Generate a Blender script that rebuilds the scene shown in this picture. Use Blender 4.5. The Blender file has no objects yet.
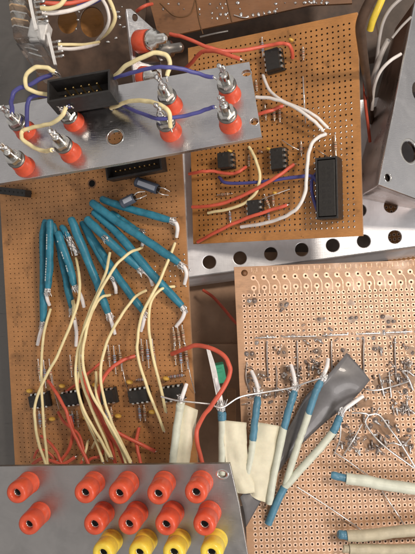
import bpy, bmesh, math, random
import numpy as np
from mathutils import Vector, Matrix
random.seed(7)
R = random.Random(11)
scene = bpy.context.scene
COL = scene.collection
S = 0.0484            # centimetres per photo pixel at height 0 ; 1 unit = 1 cm
H = 30.0              # camera height above the bench datum
CAM = Vector((0, 0, H))
scene.unit_settings.scale_length = 0.01

def ray(px, py): return Vector(((px-207.5)*S/H, (277-py)*S/H, -1.0))
def P(px, py, z): return CAM + ray(px, py)*(H-z)

class Plane:
    """a real surface: origin, u (right), v (away), n (up)"""
    def __init__(s, a, b, c):
        s.o = a.copy(); s.u = (b-a).normalized()
        v = (a-c); v -= s.u*v.dot(s.u); s.v = v.normalized()
        s.n = s.u.cross(s.v).normalized()
        s.M = Matrix((s.u, s.v, s.n)).transposed().to_4x4(); s.M.translation = s.o
    @staticmethod
    def from_normal(pt, n):
        n = Vector(n).normalized(); u = Vector((1, 0, 0)); u = (u-n*u.dot(n)).normalized(); v = n.cross(u)
        return Plane(pt, pt+u, pt-v)
    def at(s, px, py, h=0.0):
        d = ray(px, py); o = s.o+s.n*h
        return CAM + d*((o-CAM).dot(s.n)/d.dot(s.n))
    def loc(s, px, py, h=0.0):
        q = s.at(px, py, h)-s.o
        return (q.dot(s.u), q.dot(s.v))
    def frame(s, px, py, qx=None, qy=None, h=0.0):
        """local frame at pixel, x axis towards the second pixel"""
        p = s.at(px, py, h)
        x = s.u if qx is None else (s.at(qx, qy, h)-p).normalized()
        y = s.n.cross(x).normalized()
        M = Matrix((x, y, s.n)).transposed().to_4x4(); M.translation = p
        return M

# ------------------------------------------------------------------ materials
def new_mat(name):
    m = bpy.data.materials.new(name); m.use_nodes = True
    nt = m.node_tree; b = nt.nodes['Principled BSDF']
    return m, nt, b
def mat(name, col, rough=0.5, metal=0.0, var=0.0, scale=6.0, rvar=0.0, bump=0.0, bscale=30.0, trans=0.0, sss=0.0, coat=0.0, stretch=None, ior=1.45, col2=None, spec=0.5):
    m, nt, b = new_mat(name)
    b.inputs['Base Color'].default_value = (*col, 1); b.inputs['Roughness'].default_value = rough
    b.inputs['Metallic'].default_value = metal; b.inputs['Transmission Weight'].default_value = trans
    b.inputs['Coat Weight'].default_value = coat; b.inputs['IOR'].default_value = ior
    b.inputs['Specular IOR Level'].default_value = spec
    if sss: b.inputs['Subsurface Weight'].default_value = sss; b.inputs['Subsurface Radius'].default_value = (.15, .06, .04)
    tc = nt.nodes.new('ShaderNodeTexCoord'); mp = nt.nodes.new('ShaderNodeMapping')
    nt.links.new(tc.outputs['Object'], mp.inputs[0])
    if stretch: mp.inputs['Scale'].default_value = stretch
    if var or col2:
        n = nt.nodes.new('ShaderNodeTexNoise'); n.inputs['Scale'].default_value = scale; n.inputs['Detail'].default_value = 6; n.inputs['Roughness'].default_value = .65
        nt.links.new(mp.outputs[0], n.inputs['Vector'])
        r = nt.nodes.new('ShaderNodeValToRGB'); r.color_ramp.elements[0].position = .3; r.color_ramp.elements[1].position = .7
        a = tuple(max(0, c*(1-var)) for c in col); d = tuple(min(1, c*(1+var)) for c in col)
        if col2: a, d = col, col2
        r.color_ramp.elements[0].color = (*a, 1); r.color_ramp.elements[1].color = (*d, 1)
        nt.links.new(n.outputs['Fac'], r.inputs[0]); nt.links.new(r.outputs[0], b.inputs['Base Color'])
    if rvar:
        n2 = nt.nodes.new('ShaderNodeTexNoise'); n2.inputs['Scale'].default_value = scale*.6; n2.inputs['Detail'].default_value = 5
        nt.links.new(mp.outputs[0], n2.inputs['Vector'])
        mr = nt.nodes.new('ShaderNodeMapRange'); mr.inputs[1].default_value = .3; mr.inputs[2].default_value = .7
        mr.inputs[3].default_value = max(.02, rough-rvar); mr.inputs[4].default_value = min(1, rough+rvar)
        nt.links.new(n2.outputs['Fac'], mr.inputs[0]); nt.links.new(mr.outputs[0], b.inputs['Roughness'])
    if bump:
        n3 = nt.nodes.new('ShaderNodeTexNoise'); n3.inputs['Scale'].default_value = bscale; n3.inputs['Detail'].default_value = 4
        nt.links.new(mp.outputs[0], n3.inputs['Vector'])
        bp = nt.nodes.new('ShaderNodeBump'); bp.inputs['Strength'].default_value = bump; bp.inputs['Distance'].default_value = .02
        nt.links.new(n3.outputs['Fac'], bp.inputs['Height']); nt.links.new(bp.outputs[0], b.inputs['Normal'])
    return m

def metal_mat(name, col, rough, smudge=.12, scratch=True, bump=.15, metal=1.0):
    """worn sheet aluminium: smudges, fine hairline scratches"""
    m, nt, b = new_mat(name)
    b.inputs['Metallic'].default_value = metal
    tc = nt.nodes.new('ShaderNodeTexCoord')
    n = nt.nodes.new('ShaderNodeTexNoise'); n.inputs['Scale'].default_value = .8; n.inputs['Detail'].default_value = 8; n.inputs['Roughness'].default_value = .6; n.inputs['Distortion'].default_value = .6
    nt.links.new(tc.outputs['Object'], n.inputs['Vector'])
    mr = nt.nodes.new('ShaderNodeMapRange'); mr.inputs[1].default_value = .3; mr.inputs[2].default_value = .72
    mr.inputs[3].default_value = rough-smudge; mr.inputs[4].default_value = rough+smudge
    nt.links.new(n.outputs['Fac'], mr.inputs[0]); nt.links.new(mr.outputs[0], b.inputs['Roughness'])
    r = nt.nodes.new('ShaderNodeValToRGB'); r.color_ramp.elements[0].position = .35; r.color_ramp.elements[1].position = .68
    r.color_ramp.elements[0].color = (*[c*.88 for c in col], 1); r.color_ramp.elements[1].color = (*[min(1, c*1.06) for c in col], 1)
    nt.links.new(n.outputs['Fac'], r.inputs[0]); nt.links.new(r.outputs[0], b.inputs['Base Color'])
    k0 = nt.nodes.new('ShaderNodeTexNoise'); k0.inputs['Scale'].default_value = 1.0; k0.inputs['Detail'].default_value = 2
    m0 = nt.nodes.new('ShaderNodeMapping'); m0.inputs['Scale'].default_value = (1.1, 26, 9); m0.inputs['Rotation'].default_value = (0, 0, .75)
    nt.links.new(tc.outputs['Object'], m0.inputs[0]); nt.links.new(m0.outputs[0], k0.inputs['Vector'])
    r0 = nt.nodes.new('ShaderNodeMapRange'); r0.inputs[1].default_value = .66; r0.inputs[2].default_value = .74; r0.inputs[3].default_value = 0; r0.inputs[4].default_value = .28
    nt.links.new(k0.outputs['Fac'], r0.inputs[0])
    a0 = nt.nodes.new('ShaderNodeMath'); a0.use_clamp = True; nt.links.new(mr.outputs[0], a0.inputs[0]); nt.links.new(r0.outputs[0], a0.inputs[1]); nt.links.new(a0.outputs[0], b.inputs['Roughness'])
    hs = []
    for sc, ang in (((3, 60, 20), .4), ((50, 2.5, 20), -.3), ((4, 90, 20), 1.1)):
        mp = nt.nodes.new('ShaderNodeMapping'); mp.inputs['Scale'].default_value = sc; mp.inputs['Rotation'].default_value = (0, 0, ang)
        nt.links.new(tc.outputs['Object'], mp.inputs[0])
        k = nt.nodes.new('ShaderNodeTexNoise'); k.inputs['Scale'].default_value = .5; k.inputs['Detail'].default_value = 3
        nt.links.new(mp.outputs[0], k.inputs['Vector']); hs.append(k)
    ad = nt.nodes.new('ShaderNodeMath'); nt.links.new(hs[0].outputs['Fac'], ad.inputs[0]); nt.links.new(hs[1].outputs['Fac'], ad.inputs[1])
    ad2 = nt.nodes.new('ShaderNodeMath'); nt.links.new(ad.outputs[0], ad2.inputs[0]); nt.links.new(hs[2].outputs['Fac'], ad2.inputs[1])
    bp = nt.nodes.new('ShaderNodeBump'); bp.inputs['Strength'].default_value = bump; bp.inputs['Distance'].default_value = .02
    nt.links.new(ad2.outputs[0], bp.inputs['Height']); nt.links.new(bp.outputs[0], b.inputs['Normal'])
    return m

def board_mat(name, col, rough, dark=.55, spots=.5):
    m, nt, b = new_mat(name); tc = nt.nodes.new('ShaderNodeTexCoord'); L = nt.links.new
    def noise(sc, scale3, det=5, rot=0.0):
        mp = nt.nodes.new('ShaderNodeMapping'); mp.inputs['Scale'].default_value = scale3; mp.inputs['Rotation'].default_value = (0, 0, rot); L(tc.outputs['Object'], mp.inputs[0])
        n = nt.nodes.new('ShaderNodeTexNoise'); n.inputs['Scale'].default_value = sc; n.inputs['Detail'].default_value = det; n.inputs['Roughness'].default_value = .62; L(mp.outputs[0], n.inputs['Vector']); return n.outputs['Fac']
    def rng(f, a, c, d, e):
        r = nt.nodes.new('ShaderNodeMapRange'); r.inputs[1].default_value = a; r.inputs[2].default_value = c; r.inputs[3].default_value = d; r.inputs[4].default_value = e; L(f, r.inputs[0]); return r.outputs[0]
    grain = rng(noise(1.0, (2.5, 45, 10), 4, .06), .3, .7, .84, 1.14); cloud = rng(noise(.55, (1, 1, 1), 6), .32, .68, .80, 1.14)
    stain = rng(noise(.9, (1, 1, 1.3), 3, .7), .60, .70, 1.0, dark); specks = rng(noise(7, (1, 1, 1), 2), .70, .76, 1.0, spots)
    cur = grain
    for k in (cloud, stain, specks):
        mm = nt.nodes.new('ShaderNodeMath'); mm.operation = 'MULTIPLY'; L(cur, mm.inputs[0]); L(k, mm.inputs[1]); cur = mm.outputs[0]
    mx = nt.nodes.new('ShaderNodeMix'); mx.data_type = 'RGBA'; mx.blend_type = 'MULTIPLY'; mx.inputs[0].default_value = 1; mx.inputs[6].default_value = (*col, 1)
    L(cur, mx.inputs[7]); L(mx.outputs[2], b.inputs['Base Color'])
    L(rng(noise(1.3, (1, 1, 1), 6), .3, .7, rough-.13, rough+.12), b.inputs['Roughness'])
    bp = nt.nodes.new('ShaderNodeBump'); bp.inputs['Strength'].default_value = .10; bp.inputs['Distance'].default_value = .01; L(noise(9, (1, 4, 1), 4), bp.inputs['Height']); L(bp.outputs[0], b.inputs['Normal'])
    return m
def glossy_wire(name, col, var=.12): return mat(name, col, .42, var=var, scale=3.0, rvar=.1, bump=.08, bscale=14)
M = {}
M['phenolic']   = board_mat('phenolic_board', (.43, .195, .06), .38, .60)
M['phenolic_l'] = board_mat('phenolic_board_aged', (.435, .205, .075), .42, .66)
M['phenolic_r'] = board_mat('phenolic_solder_side', (.44, .25, .138), .44, .72)
M['phenolic_d'] = board_mat('phenolic_dark', (.19, .085, .034), .42, .6)  # darker copy of the phenolic, shade of the top board in its colour
M['pad']        = mat('tinned_copper_pad', (.70, .48, .34), .48, metal=.3, var=.16, scale=9, rvar=.1)
M['hole_dark']  = mat('drilled_edge', (.15, .075, .03), .8)
M['copper']     = mat('copper_trace', (.72, .47, .25), .4, metal=.4, var=.15, scale=8)
M['faint_copper'] = mat('faint_copper', (.62, .42, .25), .5, metal=.2)
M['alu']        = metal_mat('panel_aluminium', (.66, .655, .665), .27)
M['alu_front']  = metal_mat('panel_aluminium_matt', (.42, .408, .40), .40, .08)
M['alu_side']   = metal_mat('flange_brown_reflection', (.40, .29, .24), .34)  # aluminium tinted brown for the boards reflected in it
M['ledge']      = mat('case_ledge', (.36, .23, .15), .36, metal=.35, var=.14, scale=1.4, rvar=.12, bump=.05)  # metal with the brown reflection of the boards put into its colour
M['tray']       = metal_mat('tray_aluminium', (.80, .81, .84), .38, .1, metal=.55)
M['wall_metal'] = metal_mat('case_wall_metal', (.20, .19, .18), .5, .08)
M['floor']      = mat('case_floor', (.10, .075, .06), .55, var=.25, scale=1.2, rvar=.1)
M['steel']      = mat('nickel_plating', (.70, .69, .66), .22, metal=1, var=.15, scale=5, rvar=.1, bump=.1, bscale=10)
M['steel_d']    = mat('dark_washer', (.22, .205, .19), .35, metal=.9, rvar=.1)
M['solder']     = mat('solder', (.72, .71, .70), .26, metal=1, var=.2, scale=8, rvar=.14, bump=.35, bscale=8)
M['flux']       = mat('grey_solder_joint', (.36, .32, .30), .34, metal=.85, var=.25, scale=3, rvar=.12, bump=.15, bscale=7)
M['flux_stain'] = mat('flux_residue', (.27, .165, .10), .30, var=.35, scale=3, rvar=.12)
M['tin']        = mat('tinned_wire', (.78, .76, .74), .28, metal=1, var=.12, scale=6, rvar=.1)
M['red_p']      = mat('red_plastic', (.62, .088, .038), .34, var=.16, scale=2.2, sss=.2, rvar=.14, bump=.12, bscale=9)
M['yel_p']      = mat('yellow_plastic', (.80, .60, .07), .32, var=.14, scale=2.2, sss=.2, rvar=.14, bump=.12, bscale=9)
M['black']      = mat('black_plastic', (.024, .022, .021), .42, var=.25, scale=6, rvar=.12, bump=.05, bscale=40)
M['black_ic']   = mat('ic_epoxy', (.024, .022, .020), .5, var=.2, scale=9, rvar=.1, bump=.1, bscale=60)
M['hole']       = mat('recess_shade', (.006, .005, .005), .6)  # near-black that paints the shade inside holes
M['gold']       = mat('gold_pin', (.80, .55, .22), .3, metal=1)
M['w_yel']      = glossy_wire('yellow_insulation', (.80, .685, .38))
M['w_red']      = glossy_wire('red_insulation', (.60, .105, .06))
M['w_blue']     = glossy_wire('blue_insulation', (.075, .075, .26))
M['w_white']    = glossy_wire('white_insulation', (.74, .70, .67))
M['w_grey']     = glossy_wire('grey_insulation', (.36, .33, .31))
M['shrink']     = mat('blue_heat_shrink', (.028, .185, .27), .42, var=.28, scale=2.5, rvar=.12, bump=.2, bscale=7)
M['shrink2']    = mat('blue_heat_shrink_faded', (.075, .20, .285), .42, var=.22, scale=2.5, rvar=.1, bump=.15, bscale=7)
M['core']       = mat('white_core', (.80, .77, .76), .42, var=.06, scale=4, sss=.2)
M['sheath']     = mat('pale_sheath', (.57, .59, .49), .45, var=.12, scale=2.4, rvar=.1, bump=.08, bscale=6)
M['sheath_t']   = mat('shaded_tan_sheath', (.42, .37, .26), .5, var=.16, scale=2.4, rvar=.1, bump=.18, bscale=6)  # tan sheath with the shadow on it darkened into the colour
M['tape']       = mat('masking_tape', (.66, .62, .47), .6, var=.10, scale=2.0, bump=.14, bscale=30, sss=.1)
M['ribbon']     = mat('grey_film', (.115, .11, .112), .40, var=.2, scale=1.6, rvar=.1, bump=.2, bscale=2.5, coat=.1)
M['ceramic']    = mat('yellow_ceramic', (.62, .37, .07), .4, var=.12, scale=8)
M['res_tan']    = mat('resistor_tan', (.50, .36, .24), .45)
M['res_blue']   = mat('resistor_blue', (.30, .36, .46), .4)
M['band_br']    = mat('band_brown', (.22, .11, .06), .5)
M['band_bk']    = mat('band_black', (.12, .09, .07), .5)
M['band_rd']    = mat('band_red', (.36, .11, .07), .5)
M['sleeve_g']   = mat('capacitor_sleeve', (.07, .085, .12), .32, var=.15, scale=4)
M['stripe']     = mat('capacitor_stripe', (.36, .39, .45), .35)
M['can']        = mat('capacitor_can', (.66, .66, .66), .3, metal=1, rvar=.1, var=.1)
M['clear']      = mat('clear_styrene', (.86, .87, .88), .12, trans=.96, ior=1.22, rvar=.05, var=.05, bump=.1, bscale=3)
M['whitebar']   = mat('white_terminal_bar', (.66, .65, .63), .4, var=.1)
M['green']      = mat('green_plastic', (.05, .33, .19), .4, var=.12, scale=4)
M['print_w']    = mat('white_print', (.55, .66, .68), .6)
M['dark_box']   = mat('dark_case', (.085, .076, .068), .5, var=.25, scale=1.5, rvar=.12)
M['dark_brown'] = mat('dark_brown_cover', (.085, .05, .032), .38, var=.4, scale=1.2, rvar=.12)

# ------------------------------------------------------------------ mesh building
class MB:
    def __init__(s): s.v = []; s.f = []; s.mi = []; s.sm = []
    def add(s, vs, fs, mi=0, smooth=False):
        k = len(s.v); s.v.extend([tuple(v) for v in vs])
        s.f.extend([tuple(i+k for i in f) for f in fs]); s.mi.extend([mi]*len(fs)); s.sm.extend([smooth]*len(fs))
    def bm(s, b, T=None, mi=0, smooth=False):
        b.verts.index_update()
        s.add([(T @ v.co) if T else v.co for v in b.verts], [[v.index for v in f.verts] for f in b.faces], mi, smooth); b.free()
    def box(s, T, sx, sy, z0, z1, mi=0, bev=0.0, cx=0, cy=0, seg=2):
        b = bmesh.new(); bmesh.ops.create_cube(b, size=1)
        for v in b.verts: v.co = Vector((v.co.x*sx+cx, v.co.y*sy+cy, z0+(v.co.z+.5)*(z1-z0)))
        if bev: bmesh.ops.bevel(b, geom=b.edges[:], offset=bev, segments=seg, affect='EDGES', profile=.5)
        s.bm(b, T, mi)
    def lathe(s, T, prof, seg=24, mi=0, smooth=True, sx=1.0, sy=1.0, cap=True):
        vs = []; fs = []
        for r, z in prof:
            for i in range(seg):
                a = 2*math.pi*i/seg; vs.append(T @ Vector((r*math.cos(a)*sx, r*math.sin(a)*sy, z)))
        for j in range(len(prof)-1):
            for i in range(seg):
                a = j*seg+i; b2 = j*seg+(i+1) % seg; fs.append((a, b2, b2+seg, a+seg))
        s.add(vs, fs, mi, smooth)
        for j, flip in ((0, True), (len(prof)-1, False)):
            if cap and prof[j][0] > .0015:
                ring = [vs[j*seg+i] for i in range(seg)]
                s.add(ring, [list(range(seg))[::-1] if flip else list(range(seg))], mi, False)
    def tube(s, pts, r, seg=10, mi=0, n=8, cap=True, jitter=0.0, hollow=False):
        pts = [Vector(p) for p in pts]; q, rr = spline(pts, r, n)
        vs, fs = [], []; t0 = (q[1]-q[0]).normalized()
        nn = t0.orthogonal().normalized(); prev = t0
        for i, p in enumerate(q):
            t = (q[min(i+1, len(q)-1)]-q[max(i-1, 0)])
            t = t.normalized() if t.length > 1e-9 else prev
            rot = prev.rotation_difference(t); nn = (rot @ nn); nn = (nn-t*nn.dot(t)).normalized(); bb = t.cross(nn); prev = t
            for k in range(seg):
                a = 2*math.pi*k/seg; rad = rr[i]*(1+R.uniform(-jitter, jitter))
                vs.append(p+(nn*math.cos(a)+bb*math.sin(a))*rad)
        for i in range(len(q)-1):
            for k in range(seg):
                a = i*seg+k; b2 = i*seg+(k+1) % seg; fs.append((a, b2, b2+seg, a+seg))
        s.add(vs, fs, mi, True)
        if cap:
            s.add(vs[:seg], [list(range(seg))[::-1]], mi); s.add(vs[-seg:], [list(range(seg))], mi)
    def blob(s, T, rx, ry, rz, mi=0, rough=.15, sub=2):
        b = bmesh.new(); bmesh.ops.create_icosphere(b, subdivisions=sub, radius=1)
        for v in b.verts:
            k = 1+R.uniform(-rough, rough); v.co = Vector((v.co.x*rx*k, v.co.y*ry*k, v.co.z*rz*k))
        s.bm(b, T, mi, True)
    def ribbon(s, left, right, th, mi=0, n=8, cross=6, bow=0.0, jit=0.0):
        A, _ = spline([Vector(p) for p in left], .1, n); B, _ = spline([Vector(p) for p in right], .1, n)
        m = len(A); top = []; bot = []
        for i in range(m):
            t = (A[min(i+1, m-1)]-A[max(i-1, 0)]); nrm = (B[i]-A[i]).cross(t).normalized()
            if nrm.z < 0: nrm = -nrm
            for j in range(cross+1):
                w = j/cross; p = A[i].lerp(B[i], w)+nrm*(bow*math.sin(math.pi*w)+jit*(R.uniform(-.12, .12)+3.2*abs(math.sin(i*.31+w*2.2))*abs(math.sin(w*4.3-i*.13))))+((B[i]-A[i])*(R.uniform(-.012, .012) if jit and j in (0, cross) else 0))
                top.append(p+nrm*th/2); bot.append(p-nrm*th/2)
        W = cross+1; fs = []
        g = lambda i, j: i*W+j
        N = len(top)
        for i in range(m-1):
            for j in range(cross):
                fs.append((g(i, j), g(i+1, j), g(i+1, j+1), g(i, j+1)))
                fs.append((N+g(i, j), N+g(i, j+1), N+g(i+1, j+1), N+g(i+1, j)))
        for i in range(m-1):
            for j in (0, cross): fs.append((g(i, j), g(i+1, j), N+g(i+1, j), N+g(i, j)))
        for j in range(cross):
            for i in (0, m-1): fs.append((g(i, j), g(i, j+1), N+g(i, j+1), N+g(i, j)))
        s.add(top+bot, fs, mi, True)
    def prism(s, poly, T, z0, z1, mi=0):
        n = len(poly)
        s.add([T @ Vector((x, y, z0)) for x, y in poly]+[T @ Vector((x, y, z1)) for x, y in poly],
              [list(range(n))[::-1], list(range(n, 2*n))]+[(i, (i+1) % n, n+(i+1) % n, n+i) for i in range(n)], mi)

def spline(pts, r, n=8):
    rs = r if isinstance(r, (list, tuple)) else [r]*len(pts)
    if len(pts) == 2:
        k = [i/n for i in range(n+1)]
        return [pts[0].lerp(pts[1], t) for t in k], [rs[0]+(rs[1]-rs[0])*t for t in k]
    q = []; rr = []
    for i in range(len(pts)-1):
        p0 = pts[i-1] if i else pts[0]*2-pts[1]; p1 = pts[i]; p2 = pts[i+1]; p3 = pts[i+2] if i+2 < len(pts) else pts[-1]*2-pts[-2]
        for k in range(n):
            t = k/n
            q.append(.5*((2*p1)+(p2-p0)*t+(2*p0-5*p1+4*p2-p3)*t*t+(3*p1-p0-3*p2+p3)*t**3)); rr.append(rs[i]+(rs[i+1]-rs[i])*t)
    q.append(pts[-1]); rr.append(rs[-1])
    return q, rr

def obj(name, mb, mats, parent=None, origin=None, label=None):
    """link a mesh; vertices are given in world space and stored relative to the thing's origin"""
    if not isinstance(mats, (list, tuple)): mats = [mats]
    root = parent
    while root is not None and root.parent is not None: root = root.parent
    o0 = Vector(root['_o']) if root is not None else (Vector(origin) if origin is not None else Vector(mb.v[0]))
    me = bpy.data.meshes.new(name)
    arr = [(v[0]-o0.x, v[1]-o0.y, v[2]-o0.z) for v in mb.v]
    me.from_pydata(arr, [], mb.f)
    for m in mats: me.materials.append(m)
    me.polygons.foreach_set('material_index', mb.mi); me.polygons.foreach_set('use_smooth', mb.sm)
    me.update()
    o = bpy.data.objects.new(name, me); COL.objects.link(o)
    if parent is not None: o.parent = parent
    else: o.location = o0
    if label: o['label'] = label
    return o
def tag(o, label=None, cat=None, group=None, kind=None):
    for k, v in (('label', label), ('category', cat), ('group', group), ('kind', kind)):
        if v: o[k] = v
    return o
def thing(name, label, cat, loc, group=None):
    o = bpy.data.objects.new(name, None); COL.objects.link(o); o.location = loc; o.empty_display_size = .5
    o['_o'] = tuple(loc); return tag(o, label, cat, group)

def plate(poly, holes, th, bev=.012, res=28):
    """flat sheet with real holes in local xy, as mesh lists; poly list of (x,y); holes list of (x,y,rx,ry)"""
    cu = bpy.data.curves.new('c', 'CURVE'); cu.dimensions = '2D'; cu.fill_mode = 'BOTH'; cu.extrude = th/2-bev; cu.bevel_depth = bev; cu.bevel_resolution = 1
    def sp(pts):
        k = cu.splines.new('POLY'); k.points.add(len(pts)-1); k.use_cyclic_u = True
        for p, c in zip(k.points, pts): p.co = (c[0], c[1], 0, 1)
    sp(poly)
    for hx, hy, rx, ry in holes: sp([(hx+rx*math.cos(2*math.pi*i/res), hy+ry*math.sin(2*math.pi*i/res)) for i in range(res)])
    o = bpy.data.objects.new('c', cu); COL.objects.link(o)
    dg = bpy.context.evaluated_depsgraph_get(); me = bpy.data.meshes.new_from_object(o.evaluated_get(dg))
    vs = [v.co.copy() for v in me.vertices]; fs = [tuple(p.vertices) for p in me.polygons]
    bpy.data.objects.remove(o); bpy.data.curves.remove(cu); bpy.data.meshes.remove(me)
    return vs, fs
def plate_on(mb, pl, pix, holes, th, mi=0, bev=.012):
    poly = [pl.loc(*p) for p in pix]
    vs, fs = plate(poly, [(*pl.loc(x, y), rx, ry) for x, y, rx, ry in holes], th, bev)
    mb.add([pl.M @ Vector((v.x, v.y, v.z-th/2)) for v in vs], fs, mi)

OCT = [(math.cos(2*math.pi*(i+.5)/8+math.pi/8*1), math.sin(2*math.pi*(i+.5)/8+math.pi/8)) for i in range(8)]
class Perf:
    """drilled board: every hole is a real hole"""
    def __init__(s, pl, w, h, th=.16): s.pl = pl; s.w = w; s.h = h; s.th = th; s.mb = MB()
    def cell(s, x0, x1, y0, y1, cx, cy, r, pad=0.0, skip=False):
        pl = s.pl; ang = [math.pi*i/4 for i in range(8)]
        outer = [(x1, cy), (x1, y1), (cx, y1), (x0, y1), (x0, cy), (x0, y0), (cx, y0), (x1, y0)]
        inner = [(cx+r*math.cos(a), cy+r*math.sin(a)) for a in ang]
        V = [(*p, 0) for p in outer]+[(*p, 0) for p in inner]+[(*p, -s.th) for p in inner]+[(*p, -s.th) for p in outer]
        V = [pl.M @ Vector(v) for v in V]
        F = []; W = []
        for i in range(8):
            j = (i+1) % 8
            F.append((i, j, 8+j, 8+i)); W.append((8+i, 8+j, 16+j, 16+i)); F.append((16+i, 16+j, 24+j, 24+i))
        k = len(s.mb.v); s.mb.add(V, F, 0); s.mb.f.extend([tuple(i+k for i in f) for f in W]); s.mb.mi.extend([2]*8); s.mb.sm.extend([False]*8)
        if pad: s.ring(cx, cy, r*.98, pad)
    def ring(s, cx, cy, r, ro, seg=14, z=.006):
        V = []
        for a in range(seg):
            c, d = math.cos(2*math.pi*a/seg), math.sin(2*math.pi*a/seg)
            V += [(cx+r*c, cy+r*d, z), (cx+ro*c, cy+ro*d, z), (cx+ro*c, cy+ro*d, 0)]
        F = []
        for a in range(seg):
            b = (a+1) % seg; F += [(3*a, 3*a+1, 3*b+1, 3*b), (3*a+1, 3*a+2, 3*b+2, 3*b+1)]
        s.mb.add([s.pl.M @ Vector(v) for v in V], F, 1)
    def quad(s, x0, x1, y0, y1):
        V = [(x0, y0, 0), (x1, y0, 0), (x1, y1, 0), (x0, y1, 0)]; V += [(x, y, -s.th) for x, y, _ in V]
        s.mb.add([s.pl.M @ Vector(v) for v in V], [(0, 1, 2, 3), (7, 6, 5, 4)], 0)
    def rim(s):
        V = [(0, 0), (s.w, 0), (s.w, -s.h), (0, -s.h)]; V = [(x, y, 0) for x, y in V]+[(x, y, -s.th) for x, y in V]
        s.mb.add([s.pl.M @ Vector(v) for v in V], [(i, (i+1) % 4, 4+(i+1) % 4, 4+i) for i in range(4)], 3)
    def trace(s, pts, w, z=.0045, mi=1):
        V = []; F = []
        pts = [Vector((p[0], p[1], 0)) for p in pts]
        for i, p in enumerate(pts):
            t = (pts[min(i+1, len(pts)-1)]-pts[max(0, i-1)]).normalized(); nrm = Vector((-t.y, t.x, 0))
            V += [p+nrm*w/2+Vector((0, 0, z)), p-nrm*w/2+Vector((0, 0, z))]
        for i in range(len(pts)-1): F.append((2*i, 2*i+1, 2*i+3, 2*i+2))
        s.mb.add([s.pl.M @ v for v in V], F, mi)
    def grid(s, x0, y0, nc, nr, p=.254, r=.048, pad=0.0, omit=()):
        """cells from top-left x0,y0 (y0 negative going down), plus plain margins"""
        for j in range(nr):
            for i in range(nc):
                cx = x0+(i+.5)*p; cy = y0-(j+.5)*p
                s.cell(cx-p/2, cx+p/2, cy-p/2, cy+p/2, cx, cy, r, 0 if (i, j) in omit else pad)

# ------------------------------------------------------------------ the surfaces
PR = Plane(P(234, 267, -.2), P(415, 260, -.2), P(250, 554, 2.1))      # solder-side board, right
PL_ = Plane(P(-4, 130, -2.4), P(179.5, 106, .6), P(35, 465, -2.4))    # component board, left
PU = Plane(P(188, 48, -1.6), P(358, 12, 2.3), P(197, 244, -1.6))      # component board, upper
PT = Plane.from_normal(P(130, 122, 4.5), (-.213, .263, 1))            # rear of jack panel, top
PB = Plane.from_normal(P(115, 500, 3.0), (-.18, -.08, 1))             # jack panel, bottom
PTR = Plane(P(240, 258, -2.35), P(424.8, 232.8, -2.1), P(241, 300, -2.35))  # perforated tray
PRT = Plane.from_normal(P(380, 184, 3.0), (.52, .08, .85))            # silver box top, right
PREAR = Plane(P(148, -8, -1.2), P(340, -40, -.6), P(160, 60, -1.2))   # solder-side board at the back

# ------------------------------------------------------------------ the setting
mb = MB(); mb.box(Matrix.Translation((0, 0, 0)), 90, 90, -7.2, -7.0)
tag(obj('floor', mb, M['floor'], origin=(0, 0, -7)), kind='structure')

# perforated tray
t = thing('perforated_tray', 'silver perforated metal tray with round holes showing between the circuit boards', 'tray', P(300, 240, -3.0))
mb = MB(); TP = 1.62; TC = PTR.loc(240, 258)
def hole_cell(x0, x1, y0, y1, cx, cy, r, th=.12):
    c = [(x1, y0), (x1, y1), (x0, y1), (x0, y0)]; outer = []
    for k in range(4):
        a, b = c[k], c[(k+1) % 4]
        for q in range(8): outer.append((a[0]+(b[0]-a[0])*q/8, a[1]+(b[1]-a[1])*q/8))
    rings = [[], [], [], []]
    for x, y in outer:
        a = math.atan2(y-cy, x-cx); ca, sa = math.cos(a), math.sin(a)
        for k, (rad, z) in enumerate(((r+.035, 0), (r+.012, -.008), (r, -.03), (r, -th))): rings[k].append((cx+rad*ca, cy+rad*sa, z))
    V = [(x, y, 0) for x, y in outer]+sum(rings, []); n = 32
    for lv in range(4):
        mb.add([PTR.M @ Vector(v) for v in V[lv*n:(lv+2)*n]], [(i, (i+1) % n, n+(i+1) % n, n+i) for i in range(n)], 0, lv > 0)
for i in range(-3, 8):
    for j in range(5):
        cx, cy = TC[0]+i*TP, TC[1]+j*TP
        hole_cell(cx-TP/2, cx+TP/2, cy-(TP/2 if j else .60), cy+TP/2, cx, cy, .345)
obj('perforated_sheet', mb, M['tray'], t)
mb = MB()
a = [PTR.M @ Vector((TC[0]+q*TP, TC[1]-.605, -.05)) for q in (-3.5, 0, 4, 7.5)]
b = [p+Vector((0, -.5, -1.3)) for p in a]
mb.ribbon(a, b, .1, n=2, cross=4)
obj('folded_flange', mb, M['tray'], t)
# lower ledge of the case between the two boards
mb = MB(); mb.box(Matrix.Translation((0, 0, 0)), 10.0, 5.6, -4.9, -4.75, bev=.03, cx=3.2, cy=-1.4)
tag(obj('case_ledge', mb, M['ledge'], origin=(3.2, -.9, -4.9)), 'metal ledge of the case between left and right boards, reflected brown put into its colour', 'metal ledge')

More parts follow.
